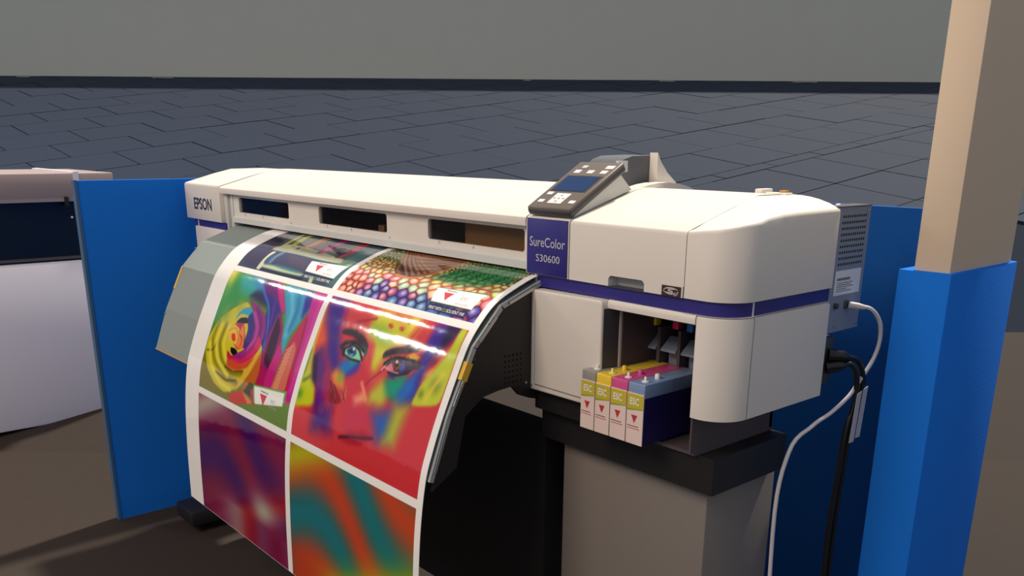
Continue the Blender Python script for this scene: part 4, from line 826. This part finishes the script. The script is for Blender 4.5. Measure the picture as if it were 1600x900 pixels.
('S',(170,106,66),0.004,0.006,[(0.932,0.183),(0.983,0.168),(1.024,0.144),(1.029,0.111)]),
('S',(80,52,34),0.004,0.006,[(0.943,0.191),(0.993,0.176),(1.031,0.148),(1.033,0.113)]),
('S',(206,122,62),0.007,0.006,[(0.852,0.192),(0.896,0.219),(0.948,0.224),(0.992,0.208),(1.032,0.166),(1.047,0.108)]),
('S',(60,30,20),0.004,0.004,[(0.828,0.16),(0.859,0.197),(0.89,0.214)]),
('B',(170,110,90),0.03,0.7,(0.886,0.119)),
('W',),
('P',(60,110,45),0.003,[(1.082,0.233),(1.266,0.222),(1.267,0.227),(1.098,0.235)]),
('P',(44,62,50),0.004,[(1.101,0.275),(1.251,0.277),(1.253,0.281),(1.102,0.281)]),
('P',(48,38,90),0.004,[(1.103,0.281),(1.244,0.284),(1.25,0.303),(1.112,0.298)]),
('P',(243,241,238),0.003,[(1.089,0.234),(1.257,0.227),(1.253,0.276),(1.104,0.276)]),
('C',(0.106,0.69,0.722,1.1)),
('G',(165,160,140),(120,10,60),(60,0,90),(150,20,40)),
('C',(0.717,1.288,0.722,1.1)),
('G',(180,170,20),(190,60,30),(0,110,120),(170,160,10))]

# ------------------------------------------------------------------ the printed sheet: one mesh, the print in its vertex colours
SX0, SX1, SLEN = -2.705, -1.3965, 1.10
CTRL = [(1.40, -.256), (1.298, -.268), (1.235, -.287), (1.170, -.316), (1.128, -.352), (1.090, -.400), (1.057, -.466), (1.022, -.541), (.994, -.610), (.972, -.680), (.955, -.80), (.946, -.95), (.942, -1.12)]
prof = np.array([(p.x, p.y) for p in smooth_path([Vector((a, b, 0)) for a, b in CTRL], 60)])
arcl = np.concatenate([[0], np.cumsum(np.linalg.norm(np.diff(prof, axis=0), axis=1))])
def sheet_pt(s, t, h=0.0):
    y = np.interp(t, arcl, prof[:, 0]); z = np.interp(t, arcl, prof[:, 1])
    e = 0.004; dy = np.interp(t + e, arcl, prof[:, 0]) - np.interp(t - e, arcl, prof[:, 0]); dz = np.interp(t + e, arcl, prof[:, 1]) - np.interp(t - e, arcl, prof[:, 1])
    n = np.sqrt(dy * dy + dz * dz) + 1e-9
    return SX0 + s, y + h * dz / n, z - h * dy / n
NS, NT = 720, 600
gs = np.linspace(0, SX1 - SX0, NS); gt = np.linspace(0, SLEN, NT)
GS, GT = np.meshgrid(gs, gt)
CV = np.zeros((NT, NS, 3)); CV[:] = (244, 241, 234)
clipb = [0, 9, 0, 9]
def win(b):
    i0, i1 = np.searchsorted(gs, b[0]), np.searchsorted(gs, b[1]); j0, j1 = np.searchsorted(gt, b[2]), np.searchsorted(gt, b[3])
    return slice(j0, max(j1, j0)), slice(i0, max(i1, i0))
def region(pts, pad):
    p = np.array(pts); b = [max(p[:, 0].min() - pad, clipb[0]), min(p[:, 0].max() + pad, clipb[1]), max(p[:, 1].min() - pad, clipb[2]), min(p[:, 1].max() + pad, clipb[3])]
    return win(b)
def segdist(X, Y, a, b):
    d = (b[0] - a[0], b[1] - a[1]); L = d[0] ** 2 + d[1] ** 2 + 1e-12
    u = np.clip(((X - a[0]) * d[0] + (Y - a[1]) * d[1]) / L, 0, 1)
    return np.hypot(X - a[0] - u * d[0], Y - a[1] - u * d[1])
def blend(w, A, col):
    CV[w] += (np.array(col, float) - CV[w]) * A[..., None]
def chaikin(p, closed=True):
    for w_ in (.86, .78):
        q = []
        m = len(p) if closed else len(p) - 1
        if not closed: q.append(p[0])
        for i in range(m):
            a, b = p[i], p[(i + 1) % len(p)]
            q += [(a[0] * w_ + b[0] * (1 - w_), a[1] * w_ + b[1] * (1 - w_)), (a[0] * (1 - w_) + b[0] * w_, a[1] * (1 - w_) + b[1] * w_)]
        if not closed: q.append(p[-1])
        p = q
    return p
def cells(w, pts, fn, ex=1.0):
    X, Y = GS[w], GT[w]; d1 = np.full(X.shape, 9.0); d2 = d1.copy(); ix = np.zeros(X.shape, int)
    for i, (a, b) in enumerate(pts):
        d = np.hypot((X - a) / ex, Y - b); m = d < d1
        d2 = np.where(m, d1, np.minimum(d2, d)); ix = np.where(m, i, ix); d1 = np.where(m, d, d1)
    return ix, d1, d2
CVS = {}
for op in PAINT:
    k = op[0]
    if k == 'C': clipb[:] = op[1]
    elif k == 'F': CV[win(clipb)] = op[1]
    elif k == 'P':
        soft = max(op[2], 0.003); pts = op[3] if len(op[3]) <= 4 else chaikin(op[3])
        w = region(pts, soft); X, Y = GS[w], GT[w]
        if X.size == 0: continue
        ins = np.zeros(X.shape, bool); d = np.full(X.shape, 9.0)
        for i in range(len(pts)):
            a, b = pts[i], pts[(i + 1) % len(pts)]
            if a[1] != b[1]: ins ^= ((a[1] > Y) != (b[1] > Y)) & (X < (b[0] - a[0]) * (Y - a[1]) / (b[1] - a[1]) + a[0])
            d = np.minimum(d, segdist(X, Y, a, b))
        sd = np.where(ins, d, -d); u = np.clip(sd / soft + 0.5, 0, 1); blend(w, u * u * (3 - 2 * u), op[1])
    elif k == 'S':
        pts = chaikin(op[4], False) if len(op[4]) > 2 else op[4]; w = region(pts, op[2] + op[3]); X, Y = GS[w], GT[w]
        if X.size == 0: continue
        d = np.full(X.shape, 9.0)
        for a, b in zip(pts[:-1], pts[1:]): d = np.minimum(d, segdist(X, Y, a, b))
        u = np.clip((op[2] / 2 - d) / max(op[3], 0.003) + 0.5, 0, 1); blend(w, u * u * (3 - 2 * u), op[1])
    elif k == 'B':
        c = op[4]; w = region([c], op[2] * 2.2); X, Y = GS[w], GT[w]
        if X.size: blend(w, op[3] * np.exp(-((X - c[0]) ** 2 + (Y - c[1]) ** 2) / (op[2] * 0.6) ** 2), op[1])
    elif k in 'VW':
        # reptile skin: small yellow-green scales above, larger rose and violet ones below, a green fold right of the eye
        w = win(clipb); X, Y = GS[w], GT[w]; P = []
        t = 0.02; row = 0
        while t < 0.31:
            big = min(1, max(0, (t - 0.16) / 0.06)); x = clipb[0]; st = 0.014 + 0.014 * big; x += (row % 2) * st / 2
            while x < clipb[1] + st:
                ff = (x - clipb[0]) / (clipb[1] - clipb[0]); P.append((x + rng.uniform(-.3, .3) * st, t + rng.uniform(-.22, .22) * st)); x += st * (1 + 1.0 * ff * big)
            t += st * (0.55 + 0.2 * big); row += 1
        ix, d1, d2 = cells(w, P, None, 1.35)
        pc = np.zeros((len(P), 3)); pe = np.zeros((len(P), 3))
        for i, (a, b) in enumerate(P):
            f = (a - clipb[0]) / (clipb[1] - clipb[0]); r = rng.random(); g = 0.238 + 0.012 * f
            if b < 0.165 + 0.02 * f: c = [(168, 176, 60), (110, 140, 50), (196, 190, 80), (86, 110, 50)][int(r * 4)]; e_ = (66, 66, 30)
            elif b < g - 0.02: c = [(228, 206, 80), (216, 180, 70), (170, 190, 80), (226, 150, 70)][int(r * 4)]; e_ = (130, 70, 30)
            elif b < g + 0.015: c = [(226, 140, 120), (216, 120, 140), (230, 180, 140), (150, 200, 160)][int(r * 4)]; e_ = (150, 50, 20)
            elif f < 0.16: c = [(220, 110, 70), (190, 70, 60), (226, 150, 90), (170, 60, 110)][int(r * 4)]; e_ = (110, 30, 20)
            else: c = [(86, 60, 160), (120, 66, 160), (60, 110, 170), (160, 60, 110)][int(r * 4)]; e_ = (50, 20, 50)
            pc[i] = c; pe[i] = e_
        rel = np.clip((d2 - d1) / 0.010, 0, 1)[..., None]
        colr = pe[ix] + (pc[ix] - pe[ix]) * rel ** 0.7
        hl = np.exp(-((d1) / 0.008) ** 2)[..., None] * (rel > 0.5); colr = colr + (np.array((250, 240, 225)) - colr) * hl * 0.65
        if k == 'V': CV[w] = colr; CVS['cells'] = colr
        else:
            # green fold
            poly = [(1.02, .20), (1.06, .165), (1.12, .11), (1.26, .10), (1.27, .17), (1.20, .205), (1.10, .212)]
            d = np.full(X.shape, 9.0); ins = np.zeros(X.shape, bool)
            for i in range(len(poly)):
                a, b = poly[i], poly[(i + 1) % len(poly)]
                if a[1] != b[1]: ins ^= ((a[1] > Y) != (b[1] > Y)) & (X < (b[0] - a[0]) * (Y - a[1]) / (b[1] - a[1]) + a[0])
                d = np.minimum(d, segdist(X, Y, a, b))
            u = np.clip(np.where(ins, d, -d) / 0.02 + .5, 0, 1)
            gr = np.array((48, 140, 84)) * (0.65 + 0.55 * rel) + np.array((70, 60, 40)) * (np.sin(X * 160 + Y * 90) * .25)[..., None]
            CV[w] += (gr - CV[w]) * (u * 0.85)[..., None]
    elif k == 'G':
        w = win(clipb); X, Y = GS[w], GT[w]; a = (X - clipb[0]) / (clipb[1] - clipb[0]); b = np.clip((Y - clipb[2]) / 0.30, 0, 1)
        q = 0.5 + 0.5 * np.sin(5 * a + 6 * b + 1.6 * np.sin(4 * b + 3 * a)); r = 0.5 + 0.5 * np.sin(7 * b - 4 * a + 2 * np.sin(5 * a))
        c1, c2, c3, c4 = [np.array(c, float) for c in op[1:5]]
        CV[w] = (c1 * (q * r)[..., None] + c2 * ((1 - q) * r)[..., None] + c3 * ((1 - q) * (1 - r))[..., None] + c4 * (q * (1 - r))[..., None])
px_, py_, pz_ = sheet_pt(GS, GT)
me = bpy.data.meshes.new('printed_sheet'); nv = NS * NT; nf = (NS - 1) * (NT - 1)
SHEET_LOC = Vector((-2.05, 1.0, -1.0))
me.vertices.add(nv); me.vertices.foreach_set('co', np.stack([px_ - SHEET_LOC.x, py_ - SHEET_LOC.y, pz_ - SHEET_LOC.z], -1).astype(np.float32).ravel())
ii = (np.arange(NT - 1)[:, None] * NS + np.arange(NS - 1)[None, :]).ravel()
quads = np.stack([ii, ii + NS, ii + NS + 1, ii + 1], -1).astype(np.int32)
me.loops.add(nf * 4); me.loops.foreach_set('vertex_index', quads.ravel())
me.polygons.add(nf); me.polygons.foreach_set('loop_start', np.arange(nf, dtype=np.int32) * 4); me.polygons.foreach_set('loop_total', np.full(nf, 4, np.int32))
me.polygons.foreach_set('use_smooth', [True] * nf)
me.update(); me.validate()
ca = me.color_attributes.new('print', 'FLOAT_COLOR', 'POINT')
ca.data.foreach_set('color', np.concatenate([lin(np.clip(CV, 0, 255)), np.ones((NT, NS, 1))], -1).astype(np.float32).ravel())
pm = bpy.data.materials.new('glossy_print'); pm.use_nodes = True; nt = pm.node_tree; b = nt.nodes['Principled BSDF']
at = nt.nodes.new('ShaderNodeVertexColor'); at.layer_name = 'print'; nt.links.new(at.outputs[0], b.inputs['Base Color'])
b.inputs['Roughness'].default_value = 0.085; b.inputs['Specular IOR Level'].default_value = 0.55
tc = nt.nodes.new('ShaderNodeTexCoord'); nz = nt.nodes.new('ShaderNodeTexNoise'); nz.inputs['Scale'].default_value = 16; nz.inputs['Detail'].default_value = 2
bp = nt.nodes.new('ShaderNodeBump'); bp.inputs['Strength'].default_value = 0.06; bp.inputs['Distance'].default_value = 0.01
nt.links.new(tc.outputs['Object'], nz.inputs['Vector']); nt.links.new(nz.outputs[0], bp.inputs['Height']); nt.links.new(bp.outputs[0], b.inputs['Normal'])
me.materials.append(pm)
sh = bpy.data.objects.new('printed_sheet', me); COL.objects.link(sh); sh.location = SHEET_LOC + Vector((0, 0, H))
sh['label'] = 'glossy colour print of rose, face and reptile skin hanging over the output tray'; sh['category'] = 'print'
# white back of the sheet
tb = np.linspace(0, SLEN, 60); V = []; F = []
for t in tb:
    for s in (0, SX1 - SX0): x, y, z = sheet_pt(s, t, -0.0012); V.append((float(x), float(y), float(z)))
F = [(2 * i, 2 * i + 1, 2 * i + 3, 2 * i + 2) for i in range(59)]
link('sheet_back', V, F, WHITEP, sh)
# lettering and marks printed on the sheet (flat print, bent with it)
def sheet_text(s_, s0, s1, t0, t1, m, slant=0.0, name='lettering'):
    V, F = text_geo(s_); X = s0 + V[:, 0] * (s1 - s0); T = t1 - V[:, 1] * (t1 - t0) + slant * (V[:, 0])
    x, y, z = sheet_pt(X, T, 0.0006); 
    mm = bpy.data.meshes.new(name); off = sh.location
    mm.from_pydata([(float(a) - off.x, float(b_) - off.y, float(c) + H - off.z) for a, b_, c in zip(x, y, z)], [], F); mm.materials.append(m)
    o = bpy.data.objects.new(name, mm); COL.objects.link(o); o.parent = sh
def sheet_poly(pts, m, name):
    x, y, z = sheet_pt(np.array([p[0] for p in pts]), np.array([p[1] for p in pts]), 0.0006)
    link(name, [(float(a), float(b_), float(c)) for a, b_, c in zip(x, y, z)], [tuple(range(len(pts)))], m, sh)
PRED = mat('print_red', (206, 70, 72), 0.3); PGREY = mat('print_grey', (196, 192, 190), 0.3); PGREEN = mat('print_green', (150, 190, 60), 0.3); PWHITE = mat('print_white', (244, 242, 240), 0.3); PDARK = mat('print_dark', (90, 60, 60), 0.3)
for s0, t0, wc, ht in ((0.534, 0.244, 0.038, 0.023), (1.126, 0.245, 0.035, 0.022), (0.519, 0.637, 0.041, 0.030)):
    sheet_poly([(s0, t0), (s0 + wc, t0 - .001), (s0 + wc * .62, t0 + ht)], PRED, 'triangle_mark')
    sheet_text('TRIANGLE', s0, s0 + wc * 1.15, t0 - .010, t0 - .005, PDARK)
    sheet_text('ESC', s0 + .068, s0 + .094, t0 + .002, t0 + .012, PGREY); sheet_text('ECO SOLVENT', s0 + .062, s0 + .108, t0 + .021, t0 + .026, PGREY)
for s0, s1, t in ((0.521, 0.660, 0.2845), (1.112, 1.243, 0.2875)):
    wdt = s1 - s0
    sheet_text('PRINT WITH', s0, s0 + wdt * .36, t, t + .0085, PWHITE); sheet_text('ECO', s0 + wdt * .39, s0 + wdt * .49, t, t + .0085, PGREEN); sheet_text('SOLVENT INK', s0 + wdt * .51, s1, t, t + .0085, PWHITE)
